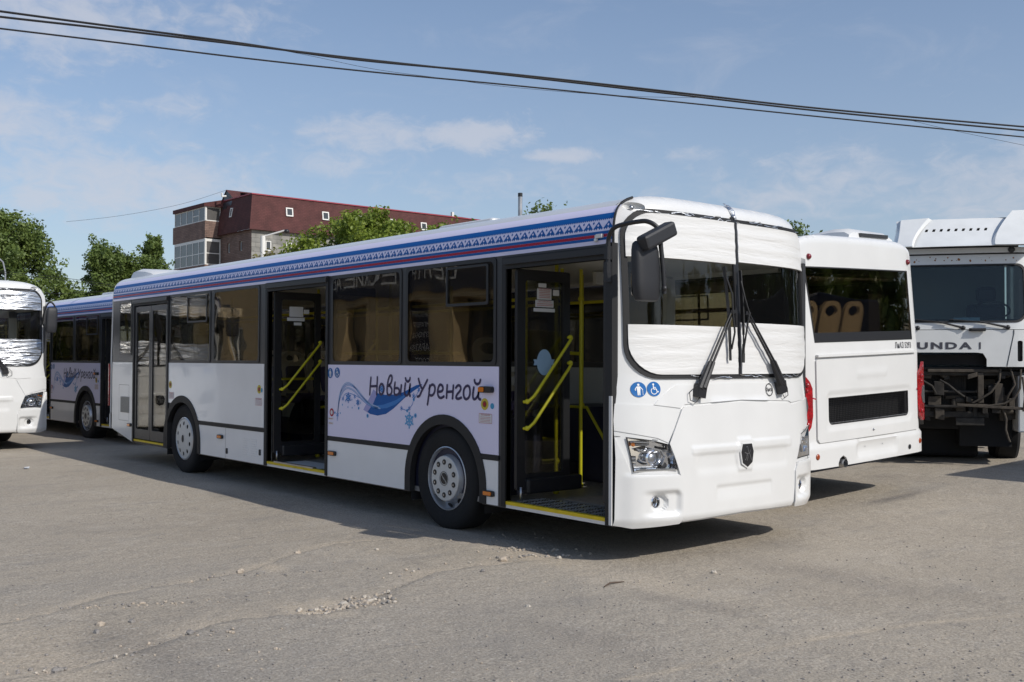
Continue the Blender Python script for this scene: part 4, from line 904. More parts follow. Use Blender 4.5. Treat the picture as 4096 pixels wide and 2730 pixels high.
        wp.obox(F(piv[0]+.02*sg, piv[1]-.02, .035), (.03, 0, 0), Vector((0, .045, 0))-Vector((0, 0, .01))*sg, Vector((0, .012*sg, .05)))
        wp.bar(F(elbow[0]-.01*sg, elbow[1], .075), F(elbow[0]+.05*sg, elbow[1]+.005, .075), .02, .028)
        wo = wp.build('wiper', 'black_plastic', b)
        bl = MB(); m1 = (elbow[0]*.3+top[0]*.7, elbow[1]*.3+top[1]*.7)
        B0 = Vector(F(*top, .045)); B1 = Vector(F(*bot, .052)); n_ = 10
        pts = [B0.lerp(B1, k/n_)+Vector((.014*math.sin(PI*k/n_), 0, 0)) for k in range(n_+1)]
        for k in range(n_): bl.bar(pts[k], pts[k+1], .010, .024)
        p3 = B0.lerp(B1, .12); p4 = B0.lerp(B1, .88); mdp = Vector(F(elbow[0]+.01*sg, elbow[1], .075))
        bl.tube([p3+Vector((.012, .01*sg, 0)), B0.lerp(B1, .3)+Vector((.05, .018*sg, 0)), mdp+Vector((.01, 0, 0)), B0.lerp(B1, .7)+Vector((.05, .018*sg, 0)), p4+Vector((.012, .01*sg, 0))], .008, 6)
        bl.build('wiper_blade', 'black_rubber', wo)
        hs_ = MB().tube([F(piv[0]-.03*sg, piv[1]+.02, .05), F(piv[0]-.09*sg, piv[1]-.03, .03), F(piv[0]-.09*sg, piv[1]-.09, .03), F(piv[0]-.03*sg, piv[1]-.11, .03), F(piv[0]+.03*sg, piv[1]-.05, .04)], .0035, 6); hs_.build('washer_hose', 'black_rubber', wo)
    # seam line between roof panel and front mask
    mb = MB(); mb.tube([S(-.229-.03*sstep(2.55, 2.8, z), z, .002) for z in [2.42+.02*k for k in range(20)]], .010, 6); mb.build('roof_seam', 'black_rubber', b)
    # ---- rear
    capb = [(.012+(W-.024)*k/40, zr(.012+(W-.024)*k/40)-.001) for k in range(41)]
    rw = [(.27, 1.72), (2.20, 1.72), (2.29, 2.50), (.27, 2.50)]
    gr_h = rrect(.42, 2.01, .87, 1.15, [.06, .06, .01, .01], 4)
    exh = [(1.72, .44), (1.72, .47), (1.75, .52), (1.80, .545), (1.86, .52), (1.89, .47), (1.89, .44)]
    outb = [(0, .46), (.06, .44)]+[(1.72, .44), (1.72, .47), (1.75, .52), (1.80, .545), (1.86, .52), (1.89, .47), (1.89, .44)]+[(W-.06, .44), (W, .46), (W, 2.485)]+capb[::-1]+[(0, 2.485)]
    tlp = [(.012, 1.46), (.03, 1.44), (.17, 1.33), (.215, 1.26), (.215, .98), (.18, .87), (.09, .79), (.012, .80)]
    tlo = [tlp[::-1], [(W-y, z) for y, z in tlp]]
    def rdisp(y, z):
        d = 0
        d -= .030*sstep(.02, -.02, sdrr(y, z, 1.13, .585, .40, .075, .03)-.0)*1.0
        d -= .02*sstep(.012, -.012, abs(z-1.565)-.012)*sstep(.01, -.01, abs(y-1.24)-.97)
        return d
    exb = [(y, zr(y)-d_) for y in [.03+k*.06 for k in range(41)] for d_ in (.006, .02, .045, .08)]
    MB().plate(outb, [rw, rrect(.40, 2.03, .85, 1.17, .03, 3)], lambda u, v, o: Rr(u, v, o, rdisp), -.02, 0, grid=.04, extra=exb).build('rear_mask', 'white_paint', b)
    lid = [(.235, .70), (.22, .74), (.22, 1.535), (.235, 1.55), (2.20, 1.55), (2.215, 1.535), (2.215, .74), (2.18, .70)]
    def ldisp(y, z):
        d = -.012*sstep(.015, -.015, sdrr(y, z, 1.215, 1.01, .84, .185, .07))
        d += .008*sstep(.01, -.01, sdrr(y, z, 1.2, 1.40, .3, .06, .03))*sstep(1.46, 1.36, z)
        return d
    ldo = MB().plate(lid, [gr_h], lambda u, v, o: Rr(u, v, o, ldisp), 0, .018, grid=.025).build('engine_lid', 'white_paint', b)
    gm = MB(); RR = lambda u, v, o: Rr(u, v, o)
    k = 0
    for i in range(56):
        y_ = .43+i*.0285; gm.bar(Rr(y_, .875, -.006), Rr(y_, 1.148, -.006), .004, .004)
    for i in range(14):
        z_ = .885+i*.0195; gm.bar(Rr(.425, z_, -.008), Rr(2.005, z_, -.008), .004, .004)
    gm.build('grille_mesh', 'mesh_black', ldo)
    dt_ = MB()
    for i in range(64): dt_.box(Rr(.44+i*.0245, .89, .002)[0], Rr(.44+i*.0245, .89, .004)[0], .44+i*.0245, .452+i*.0245, .884, .893)
    dt_.build('mesh_edge', 'zinc', ldo)
    MB().plate([(.24, 1.572), (2.2, 1.572), (2.2, 1.595), (.24, 1.595)], [], RR, 0, .035, grid=.1).build('lid_shade_ledge', 'white_paint', b)  # ledge added to cast the dark shadow line of the recess above the lid
    gm = MB(); p_ = gr_h
    rim_ = [(1.215+(y-1.215)*.985, 1.01+(z-1.01)*.93) for y, z in gr_h]
    gm.plate(gr_h, [rim_], RR, -.004, .004); gm.build('grille_rim', 'black_rubber', ldo)
    MB().ball(Rr(1.2, .77, .02), .014).build('lid_lock', 'steel', ldo)
    MB().box(-11.22, -11.1, .3, 2.1, .80, 1.25).build('engine_block', 'chassis_black', b, bevel=.02)
    MB().plate(rw, [], RR, -.006, -.001, grid=.3).build('rear_window', 'rear_glass', b)
    MB().plate([(.27, 1.72), (2.20, 1.72), (2.212, 1.82), (.27, 1.82)], [], RR, -.0005, .0005, grid=.2).build('window_border', 'black_plastic', b)
    MB().plate(rw, [[(.285, 1.735), (2.187, 1.735), (2.273, 2.487), (.285, 2.487)]], RR, .0, .004, grid=.3).build('window_gasket', 'black_rubber', b)
    for i, pl in enumerate(tlo):
        f2 = (lambda y: y) if i == 0 else (lambda y: W-y)
        tl_ = MB().plate(pl, [], lambda u, v, o: (-11.262-o-.03*sstep(-.01, .12, min(u, W-u)), u, v), 0, .034, grid=.05).build('tail_light', 'red_lens', b)
        MB().plate([(f2(.03), .98), (f2(.10), 1.0), (f2(.13), 1.08), (f2(.10), 1.18), (f2(.03), 1.19)][::(-1 if i else 1)], [], lambda u, v, o: (-11.275-o-.02*sstep(0, .1, min(u, W-u)), u, v), .022, .034, grid=.05).build('reversing_lens', 'steel', tl_)
        for zz_, rr2 in ((1.30, .026), (1.24, .020), (.90, .026)): MB().ball((-11.322, f2(.12), zz_), rr2, 10, 6).build('lamp_bulge', 'red_lens', tl_)
        MB().ball(Rr(f2(.26) if i else .20, .565, .0), .032, 14, 8, (.4, 1, 1)).build('reflector', 'amber_dark', b)
        MB().ball(Rr(f2(.30) if i else .24, 2.60, .002), .032, 12, 8).build('marker_lamp', 'dark_red_lens', b)
        MB().bar(Rr(f2(.20), 1.17, .01), Rr(f2(.25), 1.15, .03), .006, .012).build('lid_tab', 'red_vinyl', b)
    MB().disc(Rr(.46, .52, .006), .028, (-1, 0, 0), 20).build('tow_eye_hole', 'black_plastic', b)
    MB().tube([(-11.0, 1.81, .465), (-11.385, 1.81, .465)], .042, 18, cap=False).lathe([(.036, 0), (.036, -.384)], (-11.0, 1.81, .465), 'x', 18).build('exhaust_pipe', 'steel', b)
    ps = MB()
    for sg in (0, 1):
        g2 = (lambda y: W-y) if sg else (lambda y: y)
        ps.stroke([(g2(.5295), .33), (g2(.5295), .60), (g2(.495), .664)], .005, FF, .004); ps.stroke([(g2(.395), .905), (g2(.545), 1.165)], .005, FF, .0075); ps.stroke([(g2(.0), .968), (g2(.30), .935)], .004, FF, .0075)
    ps.build('panel_seams', 'band_grey', b)
    sm_ = MB(); sm_.stroke([(0, .685), (W, .685)], .006, RR, .0012); sm_.stroke([(.02, 2.44), (W-.02, 2.44)], .004, RR, .0012); sm_.stroke([(.20, 2.44), (.22, 2.70)], .004, RR, .0012)
    sm_.build('rear_seams', 'lining_grey', b)
    t_ = text_mb('ЛиАЗ 5293', .092, lambda u, v: (Rx(.49-u, 1.655+v)-.003, .49-u, 1.655+v), bold=.001, xs=.82); t_.build('model_lettering', 'dark_print', b)
    ph_ = MB(); 
    for y_ in (1.0, 1.35): ph_.disc(Rr(y_, .60, -.025), .007, (-1, 0, 0), 10)
    ph_.build('plate_bolts', 'steel', b)
    # ---- underbody, floor, interior
    MB().box(-10.1, -.35, .16, W-.16, .255, .288).box(-11.2, -10.1, .08, W-.08, .455, .50).build('underbody', 'chassis_black', b)
    MB().box(-10.1, -.35, .05, W-.05, .290, .336).box(-11.0, -10.1, .1, W-.1, .51, .54).build('floor', 'floor_lino', b)
    MB().box(-1.3, -.5, .5, 1.5, .3365, .339).build('floor_mat', 'floor_tan', b)
    MB().box(-11.0, -6.3, .7, W-.06, .337, .60).build('rear_platform', 'navy_panel', b)
    MB().box(-11.05, -.42, .05, W-.05, 2.40, 2.42).build('ceiling', 'ceiling_white', b)
    MB().box(-11.05, -.42, .048, .054, 1.0, 1.45).build('lining', 'lining_grey', b) if False else None
    # far side lining below the windows, engine cabinet, driver's cab
    lin = MB().box(-9.3, -.5, W-.06, W-.05, .34, 1.46); lin.box(-10.9, -9.3, W-.06, W-.05, .34, 1.52); lin.box(-6.0+.15, -5.88, .05, .06, .34, 1.46); lin.box(-8.75, -5.9, .05, .056, 1.03, 1.46); lin.box(-4.43, -1.55, .05, .056, 1.03, 1.46)
    lin.box(-11.0, -.45, W-.10, W-.055, 2.36, 2.42); lin.build('inner_lining', 'lining_grey', b)
    MB().box(-2.95, -1.78, W-.72, W-.065, .34, 1.02).build('wheel_box', 'navy_panel', b)
    cb = MB(); cb.add([(-2.85, 1.62, .34), (-2.85, 1.62, 1.07), (-2.16, 1.62, 1.07), (-1.85, 1.62, .70), (-1.85, 1.62, .34), (-2.85, W-.07, .34), (-2.85, W-.07, 1.07), (-2.16, W-.07, 1.07), (-1.85, W-.07, .70), (-1.85, W-.07, .34)],
                     [(0, 4, 3, 2, 1), (5, 6, 7, 8, 9), (1, 2, 7, 6), (2, 3, 8, 7), (3, 4, 9, 8)]); co = cb.build('driver_platform', 'navy_panel', b)
    MB().tube([(-2.85, 1.61, 1.07), (-2.16, 1.61, 1.07), (-1.86, 1.61, .70)], .016, 6).build('edge_strip', 'yellow_paint', co)
    db = MB().box(-.62, -.22, .95, W-.18, .75, 1.22).box(-.9, -.5, 1.5, W-.12, 1.0, 1.30); db.build('dashboard', 'band_grey', b, bevel=.04)
    st_ = MB(); c0 = Vector((-.86, 1.92, 1.32)); ax_ = Vector((-.55, 0, .83)).normalized(); u_ = Vector((0, 1, 0)); v_ = ax_.cross(u_)
    st_.tube([c0+(u_*math.cos(2*PI*k/28)+v_*math.sin(2*PI*k/28))*.24 for k in range(29)], .014, 8, cap=False); st_.tube([c0-u_*.23, c0+u_*.23], .012); st_.tube([c0, c0-ax_*.35], .03)
    st_.build('steering_wheel', 'black_plastic', b)
    dp = MB().box(-1.765, -1.715, W-.2, W-.07, 1.15, 2.38).box(-1.765, -1.715, 1.3, W-.07, 2.26, 2.38)
    dp.box(-.55, -.5, 1.02, 1.06, .8, 2.3) if False else None
    dp.build('cab_partition', 'lining_grey', b)
    # driver's seat, wrapped
    ds = MB().box(-1.62, -1.12, 1.62, 2.12, .78, .92); ds.build('driver_seat', 'seat_cloth', b, bevel=.05)
    dbk = MB(); dbk.obox((-1.62, 1.87, 1.32), (.06, 0, .0), (0, .24, 0), (-.06, 0, .40)); dbk.obox((-1.70, 1.87, 1.80), (.05, 0, 0), (0, .13, 0), (-.01, 0, .10)); dbk.build('driver_seat', 'lining_grey', b, bevel=.05)
    # passenger seats
    def seat(x, y, z, face=1, first=[None]):
        if first[0] is None:
            Lm = lambda u, v, o: (-(v-.40)*.22-.22-.05*0+o, u, v)
            bk = MB().plate(rrect(-.195, .195, .36, 1.06, [.05, .05, .15, .15], 6), [[(.118*math.cos(2*PI*k/20), .955+.058*math.sin(2*PI*k/20)) for k in range(20)]], Lm, -.03, .01).build('passenger_seat', 'cream_plastic', None)
            cu = MB().box(-.24, .20, -.2, .2, .36, .44).build('seat_cushion', 'seat_cloth', bk, bevel=.03)
            pd = MB().plate(rrect(-.15, .15, .48, .84, .06, 4), [], Lm, .011, .035).build('back_pad', 'seat_cloth', bk)
            ip = MB().plate(rrect(-.10, .10, .42, .72, [.02, .02, .09, .09], 5), [], Lm, -.045, -.031).build('back_inset', 'cream_plastic', bk)
            lg_ = MB().tube([(-.02, 0, .0), (-.02, 0, .36)], .03, 8).build('seat_leg', 'band_grey', bk)
            first[0] = bk; o_ = bk
        else: o_ = copy_tree(first[0])
        o_.parent = b; o_.location = (x, y, z); o_.rotation_euler = (0, 0, 0 if face > 0 else PI)
    for x_ in (-3.6, -4.5, -5.4): 
        for y_ in (W-.30, W-.73): seat(x_, y_, .34)
    for x_ in (-7.2, -8.2, -9.2):
        for y_ in (W-.30, W-.73): seat(x_, y_, .60)
    for y_ in (.93, .50): seat(-7.3, y_, .60)
    for y_ in (1.00, 1.45, 1.90): seat(-10.66, y_, 1.10)
    MB().box(-10.98, -10.35, 1.0, W-.08, .6, 1.10).build('rear_bench_base', 'navy_panel', b)
    MB().box(-10.98, -10.0, .06, .62, .34, 2.35).build('engine_cabinet', 'band_grey', b)
    MB().box(-3.05, -3.02, .07, .9, .34, 1.4).build('seat_screen', 'door_glass', b) if False else None
    seat(-2.35, .78, .70)
    MB().box(-2.95, -1.78, .065, .68, .34, 1.02).build('wheel_box', 'navy_panel', b)
    # handrails
    def rail(pts, r_=.0165, balls=()):
        m_ = MB().tube(pts, r_, 10)
        for q_ in balls: m_.ball(q_, .03)
        return m_.build('handrail', 'yellow_paint', b)
    for x_, y_ in ((-2.24, 1.62), (-1.80, 1.18), (-1.87, 1.0), (-4.40, .75), (-4.40, 1.6), (-6.0, .75), (-6.0, 1.6), (-7.6, .9), (-3.1, 1.62), (-1.62, .70), (-8.75, .9), (-10.0, 1.1)):
        z0 = .6 if x_ < -6.3 else (1.07 if (x_, y_) == (-2.24, 1.62) else .34)
        rail([(x_, y_, z0), (x_, y_, 2.40)], .017, [(x_, y_, 2.12), (x_, y_, z0+.02)])
    rail([(-10.6, .85, 2.12), (-1.8, .85, 2.12)], .016); rail([(-10.6, 1.62, 2.12), (-1.8, 1.62, 2.12)], .016)
    rail([(-1.80, 1.18, 1.60), (-2.15, 1.18, 1.62)], .017); rail([(-1.62, .70, .82), (-2.3, .70, .80)], .017); rail([(-1.7, .80, .62), (-2.17, .80, .56)], .022); rail([(-4.40, .1, 1.30), (-4.40, .75, 1.30)], .016); rail([(-6.0, .1, 1.30), (-6.0, .75, 1.30)], .016)
    rail([(-4.40, .12, .78), (-4.40, .75, .78)], .016); rail([(-6.0, .75, .95), (-6.0, 1.6, .95)], .016); rail([(-5.2, 1.62, .60), (-5.2, 2.2, .60)], .014); rail([(-2.3, .12, 1.60), (-4.3, .12, 1.60)], .014)
    rail([(-4.1, .28, 1.62), (-2.9, .28, 1.62)], .015)
    # wheels
    def wheel(cx, y, sgn, front):
        c = (cx, y, .455); q = lambda prof: [(r_, a_*sgn) for r_, a_ in prof]
        t = thing('wheel', 'x', 'x'); del t['label']; del t['category']; t.parent = b; bpy.data.objects.remove(t)
        tyre = MB().lathe(q([(.285, .015), (.30, -.012), (.33, -.020), (.40, -.026), (.44, -.018), (.462, .0), (.472, .03), (.474, .06), (.474, .13), (.474, .20), (.470, .235), (.45, .255), (.38, .26), (.285, .25)]), c, 'y', 56)
        rb = MB()
        to = tyre.build('wheel', 'tyre_rubber', b)
        gr_ = MB()
        for off_ in (.075, .115, .155, .195): gr_.lathe(q([(.4745, off_-.004), (.4755, off_), (.4745, off_+.004)]), c, 'y', 56)
        if front:
            rim = MB().lathe(q([(.292, -.010), (.283, -.014), (.276, .0), (.273, .035), (.264, .060), (.236, .050), (.214, .010), (.208, -.02), (.204, -.028)]), c, 'y', 56)
            ro = rim.build('rim', 'wheel_silver', to)
            MB().lathe(q([(.206, -.028), (.200, -.034), (.10, -.038), (.062, -.038), (.0, -.038)]), c, 'y', 48).build('hub_cap', 'wheel_cap', to)
            hl = MB(); bt = MB()
            for k in range(10):
                a_ = 2*PI*(k+.5)/10; px, pz = cx+.247*math.cos(a_), .455+.247*math.sin(a_)
                hl.add([(px+.034*math.cos(a_+PI/2)*math.cos(t_)+.021*math.cos(a_)*math.sin(t_), y+(.035+.012*math.sin(t_))*sgn, pz+.034*math.sin(a_+PI/2)*math.cos(t_)+.021*math.sin(a_)*math.sin(t_)) for t_ in [2*PI*j/14 for j in range(14)]], [tuple(range(14))])
                px, pz = cx+.150*math.cos(a_), .455+.150*math.sin(a_)
                bt.lathe(q([(.025, -.0365), (.025, -.0405), (.021, -.041), (.019, -.039)]), (px, y, pz), 'y', 16)
                bt.disc((px, y-.0392*sgn if False else y+(-.0395)*sgn, pz), .019, (0, -sgn, 0), 14)
            hl.build('hand_holes', 'chassis_black', to); bt.build('wheel_bolts', 'black_plastic', to)
            st2 = MB()
            for k in range(10):
                a_ = 2*PI*(k+.5)/10; st2.disc((cx+.150*math.cos(a_), y-.043*sgn, .455+.150*math.sin(a_)), .010, (0, -sgn, 0), 10)
            st2.build('bolt_heads', 'steel', to)
            ho = MB().disc((cx, y-.0405*sgn, .455), .052, (0, -sgn, 0), 28).build('centre_badge', 'black_plastic', to)
            if sgn > 0:
                t_ = text_mb('ЛиАЗ', .036, lambda u, v: (cx+u*.8-v*.35, y-.0425, .455+v-u*.75), bold=.001); t_.build('badge_letters', 'wheel_cap', ho)
                rg = MB().stroke([(cx+.062*math.cos(2*PI*k/28), .455+.062*math.sin(2*PI*k/28)) for k in range(29)], .005, lambda u, v, o: (u, y-.0415, v), 0, closed=True); rg.build('badge_ring', 'grey_plastic', ho)
        else:
            MB().lathe(q([(.292, -.008), (.283, -.014), (.27, -.018), (.262, -.012)]), c, 'y', 56).build('rim', 'wheel_silver', to)
            capm = lambda u, v, o: (cx+u, y-(.012+.02*(1-(u*u+v*v)/.07)+o)*sgn, .455+v)
            hs = [[(.205*math.cos(2*PI*(k+.5)/10)+.024*math.cos(2*PI*j/12), .205*math.sin(2*PI*(k+.5)/10)+.030*math.sin(2*PI*j/12)) for j in range(12)] for k in range(10)]
            MB().plate([(.265*math.cos(2*PI*k/44), .265*math.sin(2*PI*k/44)) for k in range(44)], hs, capm, -.004, 0, grid=.05).build('hub_cap', 'wheel_cap', to)
            MB().disc((cx, y+.012*sgn, .455), .262, (0, -sgn, 0), 40).build('wheel_disc', 'chassis_black', to)
            MB().disc((cx, y-.036*sgn, .455), .035, (0, -sgn, 0), 20, .05).build('centre_badge', 'grey_plastic', to)
    wheel(HUBX[0]-.015, .045, 1, True); wheel(HUBX[1]-.015, .05, 1, False)
    wheel(HUBX[0]-.015, W-.045, -1, True); wheel(HUBX[1]-.015, W-.05, -1, False)
    for x_ in HUBX: MB().tube([(x_, .3, .46), (x_, W-.3, .46)], .07, 10).build('axle', 'chassis_black', b)
    return b

def smooth(pts, n=5):
    P = [Vector(p) for p in pts]; Q = []
    for i in range(len(P)-1):
        p0, p1, p2, p3 = P[max(i-1, 0)], P[i], P[i+1], P[min(i+2, len(P)-1)]
        for k in range(n): t = k/n; Q.append(.5*((2*p1)+(p2-p0)*t+(2*p0-5*p1+4*p2-p3)*t*t+(3*p1-p0-3*p2+p3)*t**3))
    return Q+[P[-1]]
def add_mirror(bus, side):
    """outside mirror on its tube arm; side 0 = door side, 1 = driver side"""
    f = (lambda x, y, z: (x, y, z)) if side == 0 else (lambda x, y, z: (x, W-.72*y-.105, z))
    arm = MB().tube(smooth([(.02, .06, 2.10), (.06, .04, 2.3), (.10, .0, 2.42), (.12, -.06, 2.48), (.13, -.12, 2.47), (.14, -.175, 2.40), (.15, -.19, 2.25), (.16, -.185, 2.05), (.17, -.15, 2.02)]), .017, 12) if side else MB().tube(smooth([(-.24, -.045, 2.19), (-.24, -.045, 2.40), (-.235, -.046, 2.46), (-.20, -.048, 2.515), (-.12, -.05, 2.545), (.08, -.045, 2.555), (.155, -.03, 2.545), (.20, 0.0, 2.51), (.22, .015, 2.46), (.225, .022, 2.36), (.235, .035, 2.2), (.24, .045, 2.02)]), .0175, 12)
    if side == 0: arm.box(-.262, -.225, -.075, -.012, 2.13, 2.28); arm.box(-.262, -.225, -.07, -.012, 2.30, 2.40); arm.ball((.245, .035, 2.06), .022)
    ao = arm.xf(f).build('mirror_arm', 'black_plastic', bus)
    sh = MB(); secs = [(1.965, .60, .45), (1.972, .82, .8), (2.0, .93, .95), (2.10, 1.0, 1), (2.25, 1.0, 1), (2.33, .98, .96), (2.375, .90, .8), (2.395, .70, .55), (2.40, .45, .3)]
    vs = []; n = 24
    for (z, sy, sx) in secs:
        cy = -.085-.012*(2.2-z)*3*0+(z-2.18)*-.05; 
        for k in range(n):
            a = 2*PI*k/n; ca, sa = math.cos(a), math.sin(a); e = .55
            vs.append((.165+.062*sx*math.copysign(abs(ca)**e, ca)*(1 if ca > 0 else .45), cy+.125*sy*math.copysign(abs(sa)**e, sa), z))
    sh.add(vs, [(i*n+k, i*n+(k+1) % n, (i+1)*n+(k+1) % n, (i+1)*n+k) for i in range(len(secs)-1) for k in range(n)], True)
    sh.add(vs[:n], [tuple(range(n))[::-1]]); sh.add(vs[-n:], [tuple(range(n))])
    so = sh.xf(f).build('mirror_shell', 'grey_plastic', ao)
    MB().plate(rrect(-.19, .02, 2.0, 2.36, .03), [], lambda u, v, o: f(.135-o, u, v), 0, .004).build('mirror_glass', 'chrome', so)
    a_ = R(24); c = (.235, -.03, 2.435); u = Vector((0, math.cos(a_), math.sin(a_))); v = Vector((0, -math.sin(a_), math.cos(a_)))
    if side == 1: return
    wb = MB().obox(c, (.05, 0, 0), u*.175, v*.056); wo = wb.xf(f).build('wide_mirror', 'grey_plastic', ao, bevel=.022)
    MB().ball((.262, .0, 2.46), .022).ball((.262, -.02, 2.41), .02).xf(f).build('mirror_clamp', 'black_plastic', ao)

bus1 = make_bus()
tag(bus1, 'nearest white city bus, with both near doors open and a black mirror', 'bus', 'white city buses parked in the yard')
bus2 = copy_tree(bus1); bus2.location = (-12.08, 5.74, .085); bus2.rotation_euler = (-.035, 0, PI)
bus2['label'] = 'white city bus seen from behind, with tinted rear window and red tail lights'
bus3 = copy_tree(bus1); bus3.location = (-12.97, 1.0, -.03); bus3.rotation_euler = (0, 0, R(1.1))
bus3['label'] = 'lettered city bus far back between the foil-wrapped bus and the nearest bus tail'
bus4 = copy_tree(bus1, swap={'foam_wrap': 'foil_wrap'}); bus4.location = (-13.2, -2.80, .005); bus4.rotation_euler = (0, 0, R(1))
bus4['label'] = 'white city bus with silver foil over its windscreen at the left edge'
add_mirror(bus1, 0); add_mirror(bus4, 0); add_mirror(bus4, 1)
bx_ = thing('shade_lorry', 'unseen dark lorry added out of frame at right to cast shade before the white one', 'truck', (2.1, 7.45, .15))  # stands in for an unseen vehicle; added for its shadow, dark in reflections
MB().box(0, 6.5, 0, 2.5, .40, 2.75).build('cargo_box', 'navy_panel', bx_, bevel=.04); MB().box(6.6, 8.4, .05, 2.45, .7, 2.6).build('cab', 'navy_panel', bx_, bevel=.15); MB().box(.1, 8.2, .7, 1.8, .6, .94).build('chassis', 'chassis_black', bx_)
for x_ in (1.4, 2.6, 7.3):
    for y_ in (.2, 2.3): MB().lathe([(.2, -.15), (.46, -.15), (.5, 0), (.46, .15), (.2, .15)], (x_, y_, .5), 'y', 28).build('wheel', 'tyre_rubber', bx_)
MB().tube([(-.40, -.012, 2.458), (-.40, -.014, 2.50)], .014, 10).ball((-.40, -.018, 2.462), .017).box(-.39, -.33, -.03, -.006, 2.475, 2.505).build('camera_pod', 'white_plastic', bus1)

# ------------------------------------------------------------------ lorry cab with its front stripped (local: x right as seen, y back, z up)
def make_truck():
    t = thing('lorry', 'white lorry cab with its bumper missing and rusty stains over the windscreen', 'truck', (-1.53, 7.53, 0), (0, 0, math.atan2(.556, .831)))
    def T(s, z, o):
        a = abs(s)/1.16; return (s, -o+.03*(s/1.1)**2+.22*max(0, a-.78)**1.6*3.2+max(0, z-2.0)*.14, z)
    ws = rrect(-1.06, 1.06, 2.06, 2.84, [.14, .14, .10, .10], 6)
    out = rrect(-1.16, 1.16, 1.97, 2.97, [.02, .02, .10, .10], 4)
    MB().plate(out, [ws], T, -.04, 0, grid=.08).build('cab_front', 'truck_white', t)
    MB().plate(ws, [[(x*.975, 2.45+(z-2.45)*.94) for x, z in ws]], T, -.02, .008, grid=.1).build('windscreen_gasket', 'black_rubber', t)
    MB().plate([(x*.985, 2.45+(z-2.45)*.965) for x, z in ws], [], T, -.01, -.005, grid=.1).build('windscreen', 'truck_glass', t)
    # flat panel under the glass with recess for the missing grille
    pn = [(-.80, 1.48), (-.58, 1.48), (-.58, 1.58), (-.52, 1.655), (-.44, 1.665), (.44, 1.665), (.52, 1.655), (.565, 1.58), (.565, 1.48), (.80, 1.48), (.885, 1.915), (.885, 1.962), (-.885, 1.962), (-.885, 1.915)]
    MB().plate(pn, [], T, -.02, .012, grid=.08).build('front_panel', 'truck_white', t)
    for sg in (-1, 1):
        pl = [(.81*sg, 1.48), (1.15*sg, 1.48), (1.15*sg, 1.962), (.897*sg, 1.962), (.897*sg, 1.915)]
        h = rrect(.935 if sg > 0 else -1.0, 1.0 if sg > 0 else -.935, 1.55, 1.82, .02, 3)
        MB().plate(pl if sg > 0 else pl[::-1], [h], T, -.02, .022, grid=.08).build('corner_vane', 'truck_white', t)
        MB().plate(h, [], T, -.06, -.05).build('vane_slot', 'black_plastic', t)
        # side of the cab with door and window
        m = MB(); prof = [(.10, 1.05), (.10, 2.0), (.22, 2.95), (.4, 2.97), (1.9, 2.97), (1.9, 1.05)]
        x_ = 1.16*sg; m.add([(x_, y, z) for y, z in prof]+[(x_-.03*sg, y, z) for y, z in prof], [tuple(range(6)) if sg > 0 else tuple(range(6))[::-1]]+[(i, (i+1) % 6, 6+(i+1) % 6, 6+i) for i in range(6)]); so = m.build('cab_side', 'truck_white', t)
        MB().box(x_, x_+.006*sg, .42, 1.15, 2.05, 2.70).build('side_window', 'far_glass', so)
    tx = MB()
    for k, ch in enumerate('HYUNDAI'):
        l_ = text_mb(ch, .118, lambda u, v, k=k: T(-.045+.176*(k-3)+u*(1.0 if ch == 'I' else 1.7), 1.75+v, .016), bold=.005); tx.add(l_.v, l_.f)
    tx.build('front_lettering', 'truck_letter', t)
    # roof and deflector
    MB().box(-1.13, 1.13, .2, 1.9, 2.94, 2.975).build('cab_roof', 'truck_white', t)
    vi = MB().plate(rrect(-1.14, 1.14, 2.985, 3.055, .03, 3), [], T, -.10, .05, grid=.1).build('sun_visor', 'truck_white', t)
    MB().plate([(-1.12, 2.968), (1.12, 2.968), (1.12, 2.986), (-1.12, 2.986)], [], T, -.05, .012, grid=.2).build('visor_seam', 'black_rubber', t)
    def Dd(s, q):   # deflector slope: steep at the foot, leaning back to a level edge
        e = math.sin(PI/2*min(1, q)); c_ = (s-.30)/.82
        return (s, -.12+.56*q**.9+.10*abs(c_)**3, 3.06+.43*q**1.1)
    slots = [[(-.165+k*.092+a, .58+b_) for a, b_ in ((0, 0), (.035, 0), (.055, .09), (.02, .09))] for k in range(9)]
    MB().plate([(-.50, 0), (1.10, 0), (1.10, 1.0), (-.50, 1.0)], slots, lambda u, v, o: (lambda p: (p[0], p[1]-o*.9, p[2]+o*.4))(Dd(u, v)), -.012, 0, grid=.05).build('roof_deflector', 'truck_white', t)
    MB().box(-.04, .93, .46, .60, 3.40, 3.492).build('deflector_back', 'band_grey', t)
    for sg in (-1, 1):   # shoulder wings, proud of the slope, the right one rising higher
        m = MB(); n = 14; vs = []
        for k in range(n+1):
            q = k/n; e = q**1.1*1.04; y = -.12+.56*q**.9
            if sg < 0: row = [(-.33+.28*q**1.7, y+.0, 3.06+.41*e), (-.36+.26*q**1.7, y-.045, 3.065+.425*e), (-.58+.13*q**.6, y-.02, 3.06+.415*e+.0), (-.63+.17*q**.6, y+.12, 3.05+.425*e), (-.63+.17*q**.6, y+.5, 3.04+.42*e)]
            else: row = [(.62+.30*q**1.7, y+.0, 3.06+.41*e), (.65+.30*q**1.7, y-.045, 3.065+.49*e), (1.10, y-.02, 3.06+.50*e), (1.17, y+.12, 3.05+.50*e), (1.18, y+.5, 3.04+.48*e)]
            vs += row
        m.add(vs, [(5*k+j, 5*k+j+1, 5*k+6+j, 5*k+5+j) for k in range(n) for j in (0, 1, 2, 3)], True)
        L5 = vs[-5:]; m.add(L5+[(p[0], p[1]+.3, p[2]-.06) for p in L5], [(j, j+1, 6+j, 5+j) for j in range(4)], True)
        m.build('deflector_wing', 'truck_white', t)
